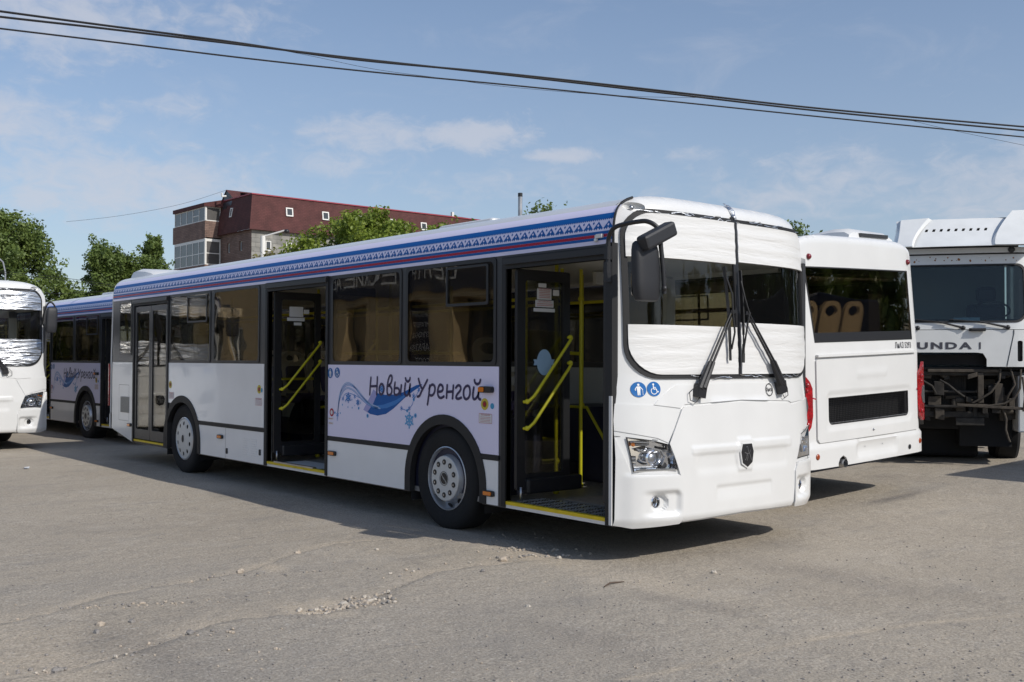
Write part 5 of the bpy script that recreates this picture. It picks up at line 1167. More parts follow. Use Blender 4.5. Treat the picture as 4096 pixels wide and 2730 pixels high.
    MB().box(-.45, 1.05, .55, .62, 2.97, 3.42).build('deflector_frame', 'band_grey', t)
    MB().ball(T(.885, 3.02, .06), .045, 12, 8, (1, .8, .9)).build('marker_lamp', 'band_grey', t)
    rs = MB(); rr_ = random.Random(5)
    for k in range(34):
        x_ = rr_.uniform(-1, 1); z_ = 2.905+rr_.gauss(0, .022); r_ = abs(rr_.gauss(0, .008))+.003
        rs.flat([(x_+r_*math.cos(2*PI*j/9)*rr_.uniform(.7, 1.2), z_+r_*math.sin(2*PI*j/9)*rr_.uniform(.7, 1.3)) for j in range(9)], T, .002)
    rs.build('rust_spots', 'rust', t)
    # wipers, handle
    wm = MB()
    for p0, p1, p2 in (((.28, 1.99), (-.02, 2.07), (-.30, 2.10)), ((.82, 1.995), (.48, 2.07), (.12, 2.10)), ((-.28, 1.99), (-.58, 2.06), (-.86, 2.10))):
        wm.ball(T(*p0, .02), .03); wm.tube([T(*p0, .03), T(*p1, .04)], [.016, .009], 8); wm.tube([T(p1[0]+.12, p1[1]-.01, .03), T(*p2, .02)], .008, 6)
    wm.build('wiper', 'black_plastic', t)
    MB().tube([T(.36, 1.962, .02), T(.38, 1.966, .05), T(.52, 1.966, .05), T(.54, 1.962, .02)], .02, 8).box(.35, .55, -.045, -.02, 1.945, 1.985).build('grab_handle', 'black_plastic', t)
    # interior
    MB().box(-1.1, 1.1, .35, .7, 1.95, 2.12).build('dashboard', 'band_grey', t, bevel=.05)
    c0 = Vector((.72, .55, 2.25)); m = MB().tube([c0+Vector((.22*math.cos(2*PI*k/24), .14*math.sin(2*PI*k/24), .12*math.sin(2*PI*k/24))) for k in range(25)], .013, 6, cap=False); m.build('steering_wheel', 'black_plastic', t)
    for x_ in (-.55, .72):
        s_ = MB().box(x_-.25, x_+.25, 1.0, 1.15, 1.7, 2.35).box(x_-.13, x_+.13, 1.0, 1.1, 2.38, 2.6); s_.build('cab_seat', 'navy_panel', t, bevel=.05)
    MB().box(-1.1, 1.1, 1.86, 1.89, 1.2, 2.94).build('cab_back', 'lining_grey', t); MB().box(-1.12, 1.12, .1, 1.88, 1.44, 1.47).build('cab_floor', 'chassis_black', t)
    MB().box(.18, .5, .1, .13, 2.075, 2.13).build('dash_card', 'oval_blue', t)
    # exposed engine bay
    m = MB().box(-.62, .60, .16, .22, 1.50, 1.64); m.build('grille_backing', 'chassis_black', t)
    MB().box(-.56, .36, .30, .42, .88, 1.44).build('radiator', 'engine_grey', t, bevel=.01)
    fn = MB()
    for k in range(40): fn.box(-.52+k*.0215, -.515+k*.0215, .285, .30, .92, 1.38)
    fn.build('radiator_fins', 'chassis_black', t)
    m = MB().box(-1.1, 1.1, .12, .2, 1.36, 1.42).box(-.6, .62, .18, .24, .80, .88).box(-.62, .5, .14, .2, 1.13, 1.16); m.box(-.55, -.2, .1, .16, .70, .78); m.box(.2, .55, .1, .16, .70, .8); m.box(-.36, .3, .12, .2, .93, .965)
    m.build('cross_member', 'engine_grey', t, bevel=.008)
    for x_ in (-.42, .42):
        MB().box(x_-.05, x_+.05, .2, 6.5, .82, 1.06).build('chassis_rail', 'chassis_black', t, bevel=.01)
    rr_ = random.Random(9); m = MB(); m2 = MB()
    for k in range(70):
        x_ = rr_.uniform(-.95, .98); z_ = rr_.uniform(.78, 1.42); y_ = rr_.uniform(.12, .5); a_, b_, c_ = rr_.uniform(.02, .09), rr_.uniform(.02, .06), rr_.uniform(.02, .10)
        (m if k % 3 else m2).obox((x_, y_, z_), (a_, 0, rr_.uniform(-.01, .01)), (0, b_, 0), (0, 0, c_))
    for k in range(14):
        x_ = rr_.uniform(-.9, .9); z_ = rr_.uniform(.85, 1.4); m2.lathe([(.0, -.05), (.04, -.05), (.045, .0), (.03, .06)], (x_, rr_.uniform(.1, .25), z_), rr_.choice('yxz'), 12)
    m.build('engine_parts', 'engine_grey', t, bevel=.006); m2.build('engine_parts', 'engine_dusty', t, bevel=.006)
    m = MB().box(-.15, .75, .06, .10, 1.405, 1.445).obox((.62, .02, .955), (.42, .0, -.02), (0, .02, 0), (0, 0, .018)); m.obox((.50, .08, 1.2), (.035, 0, .0), (0, .03, 0), (.0, 0, .2)); m.obox((.40, .06, 1.36), (.06, 0, .02), (0, .02, 0), (0, 0, .03)); m.obox((.72, .1, 1.1), (.05, 0, 0), (0, .04, 0), (0, 0, .16)); m.build('bracket', 'engine_dusty', t, bevel=.006)
    for pts in ([(.74, .06, 1.45), (.72, .02, 1.3), (.62, .0, 1.15), (.50, .02, 1.06), (.4, .04, 1.0)], [(.98, .05, 1.45), (.96, .0, 1.2), (.9, .0, 1.08), (.78, .0, 1.0), (.6, .02, .97), (.42, .05, .98)], [(.76, .05, .95), (.80, .02, .80), (.79, .0, .66), (.82, .0, .55), (.84, .0, .50)], [(.0, .05, 1.3), (.1, .02, 1.24), (.2, .0, 1.15), (.3, .04, 1.08)], [(-.3, .05, 1.36), (-.2, .02, 1.28), (-.1, .02, 1.22), (-.05, .05, 1.12)], [(.86, .05, 1.45), (.9, .0, 1.25), (.82, .02, 1.1), (.8, .1, .95)], [(1.0, .05, 1.35), (1.02, .0, 1.1), (1.0, .0, .9)]):
        MB().tube(pts, .014, 8).build('hose', 'engine_grey' if pts[0][0] < .5 else 'engine_dusty', t)
    for sg in (-1, 1):
        for y_ in (1.35, 5.2):
            wt = MB().lathe([(.28, -.12*sg), (.30, -.15*sg), (.46, -.15*sg), (.50, -.11*sg), (.505, 0), (.50, .11*sg), (.46, .15*sg), (.28, .15*sg)], (.98*sg, y_, .50+.13), 'x', 36).build('wheel', 'tyre_rubber', t)
            MB().lathe([(.285, .11*sg), (.27, .06*sg), (.1, .02*sg), (0, .02*sg)], (.98*sg, y_, .63), 'x', 28).build('rim', 'wheel_silver', wt)
    MB().tube([(-.9, 1.25, .6), (.9, 1.25, .6)], .07, 8).build('axle', 'chassis_black', t)
    MB().box(.96, 1.16, .12, .9, .62, 1.42).build('cab_step', 'truck_white', t, bevel=.02); MB().box(-1.16, -.96, .12, .9, .62, 1.42).build('cab_step', 'truck_white', t, bevel=.02); MB().box(.3, .95, .5, .9, .4, 1.3).build('mudguard', 'chassis_black', t); MB().box(-1.1, .6, .95, 1.9, .22, .62).build('underside_shade', 'chassis_black', t, bevel=.04); MB().box(-1.0, 1.0, 2.4, 2.6, .3, 1.1).build('underside_shade_back', 'chassis_black', t)  # low beam and cross boxes are dark filler for shade beneath the cab
    MB().box(-1.1, .95, .52, 1.6, .62, 1.43).build('engine_block', 'chassis_black', t, bevel=.03)  # block widened into solid dark filler to close gaps onto lit ground
    MB().box(-1.2, 1.2, 2.2, 8.0, 1.15, 1.25).build('load_bed', 'engine_grey', t)
    return t
make_truck()

# ------------------------------------------------------------------ brick and shingle building
def make_building():
    XE, YS, YN, XW = -76.3, 34.0, 60.0, -92.0
    b = thing('apartment_building', 'brown brick building with maroon shingle mansard roof and glazed balcony tower', 'building', (XE, YS, 0))
    L = lambda m: m.xf(lambda x, y, z: (x-XE, y-YS, z))
    # east wall (grey block) with windows, south wall brown
    def face_e(u, v, o): return (XE+o, u, v)
    def face_s(u, v, o): return (u, YS-o, v)
    ewin = []
    for f_ in range(4):
        for k in range(7): ewin.append((35.32+k*3.6 if k else 35.32, 10.95-f_*3.0)) if k != 1 else ewin.append((37.3, 10.95-f_*3.0))
    holes = [[(a, z), (a+.55, z), (a+.55, z+.88), (a, z+.88)] for a, z in ewin]
    L(MB().plate([(YS+.004, 0), (YN, 0), (YN, 12.75), (YS+.004, 12.75)], holes, face_e, -.3, 0)).build('east_wall', 'grey_block', b)
    swin = [(-81.15, 11.0), (-78.7, 11.0), (-81.15, 8.0), (-78.7, 8.0)]
    L(MB().plate([(XW, 0), (XE-.004, 0), (XE-.004, 12.75), (XW, 12.75)], [[(a, z), (a+.6, z), (a+.6, z+.87), (a, z+.87)] for a, z in swin], face_s, -.3, 0)).build('south_wall', 'brown_brick', b)
    L(MB().box(XW, XE-.3, YS+.3, YN, 0, 12.7)).build('inner_block', 'slab_grey', b) if False else None
    L(MB().box(XW, XW+.3, YS+.3, YN, 0, 12.75)).build('west_wall', 'brown_brick', b); L(MB().box(XW+.3, XE-.3, YN-.3, YN, 0, 12.75)).build('north_wall', 'brown_brick', b)
    L(MB().box(XW+.3, XE-.3, YS+.3, YN-.3, 12.3, 12.6)).build('top_slab', 'slab_grey', b)
    def win(face, a, z, w_, h_, fw_=.09, mm='pole_white', o=-.02):
        f = L(MB().plate([(a, z), (a+w_, z), (a+w_, z+h_), (a, z+h_)], [[(a+fw_, z+fw_), (a+w_-fw_, z+fw_), (a+w_-fw_, z+h_-fw_), (a+fw_, z+h_-fw_)]], face, o-.06, o)).build('window', mm, b)
        L(MB().plate([(a+fw_, z+fw_), (a+w_-fw_, z+fw_), (a+w_-fw_, z+h_-fw_), (a+fw_, z+h_-fw_)], [], face, o-.06, o-.03)).build('pane', 'pane_dark', f)
    for a, z in ewin: win(face_e, a, z, .55, .88)
    for a, z in swin: win(face_s, a, z, .6, .87, .09, 'pole_white', -.16)
    # mansard: sloping shingle band, its foot 0.35 m out, top 0.3 m in
    zb, zt = 12.66, 15.75
    p = lambda x, y, z: (x, y, z)
    o, i = .35, -.05
    ms = MB()
    E0, E1 = [(XE+o, YS-o, zb), (XE+o, YN+.3, zb)], [(XE+i, YS-i, zt), (XE+i, YN+.3, zt)]
    ms.add([E0[0], E0[1], E1[1], E1[0]], [(0, 1, 2, 3)])
    XM = -83.6
    ms.add([(XM, YS-o, zb), E0[0], E1[0], (XM+.7, YS-i, zt)], [(0, 1, 2, 3)])
    ms.add([(XM, YS-o, zb), (XM+.7, YS-i, zt), (XM+.7, YS+2, zt), (XM, YS+2, zb)], [(0, 1, 2, 3)])
    ms.add([(XM, YS-o, zb-.005), (XM, YS+.0, zb-.005), (XE+o, YS+.0, zb-.005), (XE+o, YS-o, zb-.005)], [(0, 1, 2, 3)]); ms.add([(XE, YS, zb-.006), (XE, YN, zb-.006), (XE+o, YN, zb-.006), (XE+o, YS, zb-.006)], [(0, 1, 2, 3)])
    rf = L(ms).build('mansard_roof', 'maroon_shingle', b)
    # top roof: low ridge
    tp = MB(); rz = 16.55
    tp.add([(XE+i, YS+.2, zt), (XE+i, YN+.3, zt), (XE-4.8, YN+.3, rz+.15), (XE-4.8, YS+1.2, rz)], [(0, 1, 2, 3)])
    tp.add([(XE-4.8, YS+1.2, rz), (XE-4.8, YN+.3, rz+.15), (XM+.7-1, YN+.3, zt), (XM-.3, YS+.2, zt)], [(0, 1, 2, 3)])
    tp.add([(XE-3.6, YS-.02, zt+.02), (XE-5.1, YS-.02, 16.72), (XE-6.1, YS-.02, zt+.02), (XE-3.6, YS+3.6, zt+.4), (XE-5.1, YS+3.6, 16.72), (XE-6.1, YS+3.6, zt+.4)], [(0, 1, 4, 3), (1, 2, 5, 4)])
    L(tp).build('top_roof', 'maroon_shingle', rf)
    gb = MB().add([(XE-3.7, YS+.05, zt+.0), (XE-5.1, YS+.05, 16.66), (XE-6.0, YS+.05, zt+.0)], [(0, 1, 2)]); L(gb).build('gable_wall', 'band_grey', rf)
    L(MB().add([(XE+i, YS+.2, zt-.02), (XE-4, YS-.0, zt-.02), (XM+.7, YS+.0, zt-.02), (XM+.7, YS+3, zt-.02), (XE-3, YS+4, zt-.02)], [(0, 1, 2, 3, 4)])).build('roof_deck', 'maroon_shingle', rf)
    L(MB().bar((XE+i+.03, YS-.03, zt+.02), (XE+i+.03, YN+.3, zt+.02), .12, .10).bar((XE+i, YS+.02, zt+.02), (XM+.7, YS+.02, zt+.02), .12, .10)).build('roof_edge', 'red_flash', rf)
    # dormer windows in the mansard
    def me(u, v, o_): q = (v-zb)/(zt-zb); return (XE+o+(i-o)*q+o_, u, v)
    for k, a in enumerate((37.15, 40.75, 44.35, 47.95, 51.55, 55.1)):
        f = L(MB().plate([(a, 14.1), (a+.68, 14.1), (a+.68, 14.86), (a, 14.86)], [[(a+.1, 14.2), (a+.58, 14.2), (a+.58, 14.76), (a+.1, 14.76)]], me, -.02, .10)).build('window', 'pole_white', b)
        L(MB().plate([(a+.1, 14.2), (a+.58, 14.2), (a+.58, 14.76), (a+.1, 14.76)], [], me, .0, .05)).build('pane', 'pane_dark', f)
    def msf(u, v, o_): q = (v-zb)/(zt-zb); return (u, YS-o-(i-o)*q-o_, v)
    f = L(MB().plate([(-80.35, 14.1), (-79.9, 14.1), (-79.8, 14.9), (-80.3, 14.95)], [[(-80.27, 14.2), (-80.0, 14.2), (-79.92, 14.8), (-80.23, 14.83)]], msf, -.02, .05)).build('window', 'pole_white', b)
    L(MB().plate([(-80.27, 14.2), (-80.0, 14.2), (-79.92, 14.8), (-80.23, 14.83)], [], msf, .0, .02)).build('pane', 'pane_dark', f)
    L(MB().plate([(-82.1, 15.0), (-81.3, 15.0), (-81.1, 15.25), (-80.3, 15.2), (-80.2, 15.6), (-82.0, 15.55)], [], msf, .005, .012)).build('dark_patch', 'band_grey', rf)  # irregular dark patch high on the south slope
    # glazed balcony tower
    X0, X1, Y0 = -89.35, -82.45, 32.5
    def fs(u, v, o_): return (u, Y0-o_, v)
    def fe(u, v, o_): return (X1+o_, u, v)
    for zp0, zp1 in ((12.35, 13.93), (9.3-.0, 10.0), (6.2, 6.9)):
        L(MB().box(X0-.4 if zp0 > 12 else X0-.2, X1, Y0, Y0+.2, zp0, zp1).box(X1-.2, X1, Y0+.2, YS+.0, zp0, zp1)).build('balcony_parapet', 'brown_brick', b)
        L(MB().box(X0, X1, Y0+.02, YS, zp0-.02, zp0+.1)).build('balcony_floor', 'slab_grey', b)
    for z0, z1, rows in ((13.93, 15.2, 1), (10.0, 12.35, 2), (6.9, 9.3, 2)):
        fr = MB(); pn = MB()
        n = 5; wv = (X1-X0)/n
        for k in range(n+1): fr.box(X0+k*wv-.05, X0+k*wv+.05, Y0+.02, Y0+.10, z0, z1)
        fr.box(X1-.16, X1+.02, Y0-.01, Y0+.16, z0, z1)
        for z in (z0, z1-.08 if rows == 1 else z1-.26): fr.box(X0, X1, Y0+.03, Y0+.09, z, z+(.08 if z == z0 or rows == 1 else .26)); fr.box(X1-.08, X1, Y0+.1, YS-.05, z, z+(.08 if z == z0 or rows == 1 else .26))
        if rows == 2: fr.box(X0, X1, Y0+.03, Y0+.09, z0+1.0, z0+1.07); fr.box(X1-.08, X1, Y0+.1, YS-.05, z0+1.0, z0+1.07)
        fr.box(X1-.09, X1+.01, YS-.12, YS-.02, z0, z1); fr.box(X0+3*wv, X0+4*wv, Y0+.02, Y0+.08, z0+.55, z0+.62) if rows == 1 else None
        fo = L(fr).build('window', 'pole_white', b)
        pn.box(X0, X1-.02, Y0+.05, Y0+.06, z0, z1); pn.box(X1-.05, X1-.04, Y0+.06, YS, z0, z1); L(pn).build('pane', 'pane_grey', fo)
    L(MB().box(X0, X1-.25, YS-.2, YS-.1, 0, 15.2)).build('balcony_back', 'slab_grey', b)
    L(MB().add([(X0-.1, Y0-.15, 15.2), (X1+.1, Y0-.15, 15.2), (X1+.1, Y0-.15, 15.5), (X0-.1, Y0-.15, 15.55), (X1+.5, YS+.1, 15.2), (X1+.5, YS+.1, 15.9), (X0-.1, YS+.1, 15.9), (X0-.1, YS+.1, 15.2)], [(0, 1, 2, 3), (1, 4, 5, 2), (3, 2, 5, 6), (0, 3, 6, 7), (0, 7, 4, 1)])).build('balcony_roof', 'maroon_shingle', b)
    L(MB().tube([(XE-4.9, YS-.1, 16.1), (XE-4.9, YS-.5, 16.05), (XE-4.9, YS-.5, 16.35)], .09, 8)).build('roof_vent', 'pole_white', b)
    L(MB().box(XE-3.0, XE-2.75, 57.5, 57.75, 16.0, 16.75)).build('roof_vent', 'pole_white', b)
    return b
mat('pane_dark', (.05, .055, .06), .12, coat=.3); mat('pane_grey', (.12, .115, .11), .15, var=.25, vscale=.8); mat('red_flash', (.30, .04, .06), .5)
make_building()

# building across the yard, behind the camera: its lit wall and sign are what the windows mirror
def make_workshop():
    b = thing('workshop_building', 'beige workshop with dark sign band, mirrored in the bus windows', 'building', (-40, -17.5, 0))
    o = lambda u, v, q: (-40+u+40, -17.5+17.5+q, v)
    def f(u, v, q): return (u, q, v)
    hs = [[(u, 1.2), (u+2.2, 1.2), (u+2.2, 3.1), (u, 3.1)] for u in (-12, -5)]
    MB().plate([(-16, 0), (1.5, 0), (1.5, 6.2), (-16, 6.2)], hs, f, -.4, 0).build('front_wall', 'beige_plaster', b)
    bays = [(1.5, 5.6), (7.2, 8.9), (11.3, 13.2), (15.0, 19.5), (20.8, 26.5)]; pil = [[(a, .02), (c, .02), (c, 3.85), (a, 3.85)] for a, c in bays]
    MB().plate([(1.5, 0), (28, 0), (28, 6.2), (1.5, 6.2)], pil, f, -.4, .25).build('bay_wall', 'beige_plaster', b)
    for a, c in bays: MB().box(a, c, -.35, -.3, .0, 3.85).build('bay_glass', 'pane_dark', b)
    for u in (-12, -5):
        w_ = MB().plate([(u, 1.2), (u+2.2, 1.2), (u+2.2, 3.1), (u, 3.1)], [[(u+.1, 1.3), (u+1.05, 1.3), (u+1.05, 3.0), (u+.1, 3.0)], [(u+1.15, 1.3), (u+2.1, 1.3), (u+2.1, 3.0), (u+1.15, 3.0)]], f, -.2, -.1).build('window', 'pole_white', b)
        MB().box(u, u+2.2, -.22, -.2, 1.2, 3.1).build('pane', 'pane_dark', w_)
    MB().box(-16, 28, -10, -.42, 0, 6.1).build('hall', 'slab_grey', b)
    sg = MB().box(1.0, 27, .28, .38, 4.12, 5.75).build('sign_board', 'navy_panel', b)
    tx = text_mb('ЦЕНТР    ЕСКИЕ АВТО', .98, lambda u, v: (9.9-u, .40, 4.88+v), spacing=1.02); tx.build('sign_letters', 'sign_white', sg)
    bd = MB().box(11.32, 13.18, -.28, -.2, .3, 3.8).build('service_board', 'navy_panel', b)
    for k, s_ in enumerate(('ДИАГНОСТИКА', 'ДВИГАТЕЛЯ', 'ТОПЛИВНАЯ', 'АППАРАТУРА', 'ГОСТ')):
        tx = text_mb(s_, .33, lambda u, v, k=k: (12.25-u, -.19, 3.37-.477*k+v), xs=.8); tx.build('board_letters', 'sign_white', bd)
    return b
make_workshop()

# ------------------------------------------------------------------ ground sheet
def gh(x, y):
    h = .035*min(max(0, y-3.3), 6.5)
    if y > 3.0: h *= 1
    return h
def rut(x, y, pts, wd):
    P = np.array(pts); best = np.full(x.shape, 9.0); side = np.zeros(x.shape)
    for i in range(len(P)-1):
        a, b_ = P[i], P[i+1]; d = b_-a; L2 = d@d
        t = np.clip(((x-a[0])*d[0]+(y-a[1])*d[1])/L2, 0, 1); dx = x-(a[0]+t*d[0]); dy = y-(a[1]+t*d[1]); q = np.hypot(dx, dy)
        sg = np.sign(d[0]*dy-d[1]*dx); m = q < best; best = np.where(m, q, best); side = np.where(m, sg, side)
    return best, side
def gpt(px, py, z=0.0):
    d = fw + r2*((px-2048)/FPX) - u2*((py-1365)/FPX); t = (z-CAMP.z)/d.z; p = CAMP+d*t; return (p.x, p.y)
# patch edges of the old paving, traced as they run over the yard
EDGE1 = [gpt(*q) for q in ((0, 2510), (230, 2460), (420, 2400), (700, 2350), (1000, 2300), (1140, 2240), (1330, 2190), (1700, 2160), (2060, 2200))]
EDGE2 = [gpt(*q) for q in ((150, 2725), (330, 2690), (640, 2600), (860, 2520), (1100, 2490), (1300, 2480), (1420, 2440), (1560, 2380), (1750, 2300), (2000, 2270))]
EDGE3 = [gpt(*q) for q in ((2500, 2720), (2900, 2640), (3300, 2560), (3700, 2500), (4200, 2460))]
def make_ground():
    def axis(segs):
        o = []
        for a, b_, s_ in segs: o += list(np.arange(a, b_, s_))
        return np.array(o)
    xs = axis([(-1500, -200, 130), (-200, -60, 14), (-60, -14, 2.0), (-14, -8, .25), (-8, 6.5, .05), (6.5, 14, .5), (14, 60, 4), (60, 200, 14), (200, 1500, 130)])
    ys = axis([(-1500, -200, 130), (-200, -40, 14), (-40, -12, 2.0), (-12, -5.2, .4), (-5.2, 1.0, .05), (1.0, 8, .35), (8, 20, 1), (20, 80, 6), (80, 200, 15), (200, 1500, 130)])
    X, Y = np.meshgrid(xs, ys); Z = .035*np.clip(Y-3.3, 0, 6.5)
    def bn(f, a, b_): return np.sin(X*f+a+1.7*np.sin(Y*f*.6+b_))*np.cos(Y*f*1.1+b_+1.1*np.sin(X*f*.8+a))
    near = np.clip(1-np.hypot(X+1, Y+3)/12, 0, 1)
    Z += near*(.014*bn(.9, 1, 2)+.006*bn(2.3, 3, 1)+.0025*bn(6.1, 5, 2)+.0015*bn(13, 1, 4))
    dust = np.zeros_like(X); stain = np.zeros_like(X)
    for E_, hgt, dw in ((EDGE1, .036, .34), (EDGE2, .042, .34), (EDGE3, .010, .06)):
        q, s_ = rut(X, Y, E_, .3)
        wob = .5+.5*bn(1.9, 2, 5)
        Z += np.where(s_ < 0, hgt*np.clip(1-q/.9, 0, 1)**1.5*np.clip(q/.03, 0, 1), 0)*near
        dust = np.maximum(dust, np.where(s_ > 0, np.clip(1-q/(dw*(.4+wob)), 0, 1), np.clip(1-q/.05, 0, 1))*(.45+.6*(.5+.5*bn(3.7, 1, 1))))
    for (px, py, rx, ry, a_) in ((1260, 2462, .34, .16, 1.0), (1050, 2285, .28, .12, .8), (1320, 2425, .22, .12, .8), (2100, 2230, .5, .2, .5), (2600, 2330, .8, .25, .35), (150, 2650, .8, .3, .5)):
        gx_, gy_ = gpt(px, py); q = np.hypot((X-gx_)/rx, (Y-gy_)/ry)*(1+.25*bn(4, 3, 2)); dust = np.maximum(dust, a_*np.clip(1.3-q, 0, 1))
    for (px, py, rx, ry, a_) in ((3590, 2010, .10, .5, .9), (3560, 1940, .35, .08, .8), (3640, 1890, .5, .08, .7), (900, 1980, .5, .2, .3), (3300, 2300, .9, .25, .35), (2350, 2560, .5, .2, .3), (600, 2620, .6, .2, .35), (3100, 2180, .4, .12, .3), (2760, 2420, .5, .14, .35), (1950, 2130, .3, .15, .3), (1680, 2260, .25, .06, .35), (1240, 2240, .2, .05, .3)):
        gx_, gy_ = gpt(px, py); q = np.hypot((X-gx_)/rx, (Y-gy_)/ry)*(1+.3*bn(6, 3, 2)); stain = np.maximum(stain, a_*np.clip(1.3-q, 0, 1))
    ny, nx = X.shape; V = np.stack([X.ravel(), Y.ravel(), Z.ravel()], 1)
    idx = np.arange(nx*ny).reshape(ny, nx); Fq = np.stack([idx[:-1, :-1], idx[:-1, 1:], idx[1:, 1:], idx[1:, :-1]], -1).reshape(-1, 4)
    me = bpy.data.meshes.new('ground'); me.vertices.add(len(V)); me.vertices.foreach_set('co', V.ravel()); me.loops.add(Fq.size); me.loops.foreach_set('vertex_index', Fq.ravel())
    me.polygons.add(len(Fq)); me.polygons.foreach_set('loop_start', np.arange(0, Fq.size, 4)); me.polygons.foreach_set('loop_total', np.full(len(Fq), 4)); me.polygons.foreach_set('use_smooth', np.ones(len(Fq), bool))
    me.update(calc_edges=True)
    for nm, arr in (('dust', dust), ('stain', stain)):
        at = me.attributes.new(nm, 'FLOAT', 'POINT'); at.data.foreach_set('value', np.clip(arr, 0, 1).ravel().astype(np.float32))
    me.materials.append(M['asphalt']); o = bpy.data.objects.new('ground', me); col.objects.link(o); struct(o)
    return lambda x, y: float(Z[np.argmin(abs(ys-y)), np.argmin(abs(xs-x))])
gz = make_ground()

# ------------------------------------------------------------------ loose stones
def stone_mb(m, x, y, z, r, rd):
    n, k = 7, 5; vs = []
    sx, sy, sz = r*rd.uniform(.8, 1.3), r*rd.uniform(.7, 1.1), r*rd.uniform(.5, .8); rot = rd.uniform(0, 6)
    for j in range(k+1):
        for i in range(n):
            q = rd.uniform(.78, 1.1); a = 2*PI*i/n+rot; t_ = PI*j/k; p_ = (sx*math.sin(t_)*math.cos(a)*q, sy*math.sin(t_)*math.sin(a)*q, sz*math.cos(t_)*q+sz*.45)
            vs.append((x+p_[0], y+p_[1], z+p_[2]))
    m.add(vs, [(j*n+i, j*n+(i+1) % n, (j+1)*n+(i+1) % n, (j+1)*n+i) for j in range(k) for i in range(n)])
rd = random.Random(11)
clusters = [((2110, 2205), .30, .10, 60, .014), ((2130, 2232), .34, .05, 30, .016), ((1400, 2440), .22, .09, 110, .017), ((1480, 2405), .14, .06, 60, .016), ((1340, 2462), .14, .05, 50, .013), ((520, 2440), .55, .06, 60, .012), ((900, 2330), .8, .08, 30, .012), ((1600, 2290), .6, .2, 14, .014),
            ((300, 2680), .6, .06, 26, .014), ((700, 2580), .5, .05, 24, .012), ((2600, 2330), .9, .2, 40, .007), ((2000, 2160), .4, .3, 30, .010)]
sm_m = {'stone_tan': MB(), 'stone_grey': MB(), 'stone_pale': MB()}
for (q, sx, sy, n, r) in clusters:
    cx, cy = gpt(*q); dv = Vector((fw.x, fw.y)).normalized(); sv = Vector((rt.x, rt.y)).normalized()
    tilt = .35
    for k in range(n):
        a, b_ = rd.gauss(0, sx*.55), rd.gauss(0, sy*.6); p = Vector((cx, cy))+sv*a+dv*(b_+a*tilt)
        stone_mb(sm_m[rd.choice(['stone_tan', 'stone_tan', 'stone_grey', 'stone_pale'] if r > .012 else ['stone_tan', 'stone_grey'])], p.x, p.y, gz(p.x, p.y), r*rd.uniform(.4, 1.15), rd)
for k in range(1100):
    px, py = rd.uniform(-100, 4200), 2732-(rd.random()**1.5)*900; x, y = gpt(px, py)
    if y > -.7 and x < .4: continue
    stone_mb(sm_m[rd.choice(['stone_tan', 'stone_grey', 'stone_grey', 'stone_grey'])], x, y, gz(x, y), rd.uniform(.003, .0085), rd)
for nm, m in sm_m.items():
    o = m.build('gravel', nm); tag(o, {'stone_tan': 'tan grit and small stones strewn over the asphalt', 'stone_grey': 'grey grit and small stones strewn over the asphalt', 'stone_pale': 'pale chips of stone along the broken paving edges'}[nm], 'gravel'); struct(o, 'stuff')
singles = [((2012, 2250), .035, 'stone_tan', 'largest tan stone lying before the shadow of the front door'), ((1838, 2292), .026, 'stone_grey', 'left one of two brown stones on the asphalt before the front wheel'), ((1932, 2303), .024, 'stone_grey', 'dark brown stone nearest the twig side of the loose stones'),
           ((1506, 2213), .022, 'stone_pale', 'pale stone just below the mirror shadow'), ((2112, 2426), .021, 'stone_pale', 'small white stone alone on open asphalt below the twig'), ((960, 2312), .032, 'stone_tan', 'tan stone on the sandy patch left of the wheel shadow'),
           ((528, 2502), .026, 'stone_grey', 'grey rounded stone alone in the lower left paving'), ((400, 2512), .030, 'stone_tan', 'brown flat stone left of the grey rounded one'), ((388, 2540), .022, 'stone_grey', 'small dark stone just below the brown flat one'),
           ((1375, 2425), .030, 'stone_pale', 'pale square stone atop the gravel heap in the hollow'), ((1378, 2455), .036, 'stone_tan', 'largest stone of the gravel heap in the hollow'), ((762, 2570), .026, 'stone_grey', 'dark brown stone on the pale paving edge at lower left'),
           ((230, 2715), .034, 'stone_grey', 'dark stone at the very bottom left of the yard'), ((2855, 2292), .026, 'stone_pale', 'pale stone on the asphalt in front of the nearest bus'), ((1190, 2232), .03, 'stone_tan', 'orange-brown stone at the end of the sandy patch'), ((2235, 2236), .024, 'stone_pale', 'pale stone right of the stone row at the shadow edge')]
for q, r, mm, lb in singles:
    x, y = gpt(*q); m = MB(); stone_mb(m, 0, 0, 0, r, rd); o = m.build('loose_stone', mm); o.location = (x, y, gz(x, y)-.002); tag(o, lb, 'stone', 'loose stones on the yard')
tw = [gpt(*q) for q in ((2417, 2350), (2440, 2338), (2470, 2331), (2497, 2329))]
m = MB().tube([(x, y, gz(x, y)+.008+.006*(k == 1)) for k, (x, y) in enumerate(tw)], [.004, .006, .0055, .003], 6); tag(m.build('twig', 'twig_brown'), 'thin brown twig lying on the asphalt in front of the bus', 'twig')
pp = [gpt(*q) for q in ((96, 1872), (118, 1872), (116, 1877), (98, 1878))]
m = MB().add([(x, y, gz(x, y)+.01+.01*(k % 2)) for k, (x, y) in enumerate(pp)], [(0, 1, 2, 3)]); m.add([(x, y, gz(x, y)+.004) for k, (x, y) in enumerate(pp)], [(3, 2, 1, 0)]); tag(m.build('paper_scrap', 'paper'), 'small white scrap of paper on the asphalt at the left', 'litter')

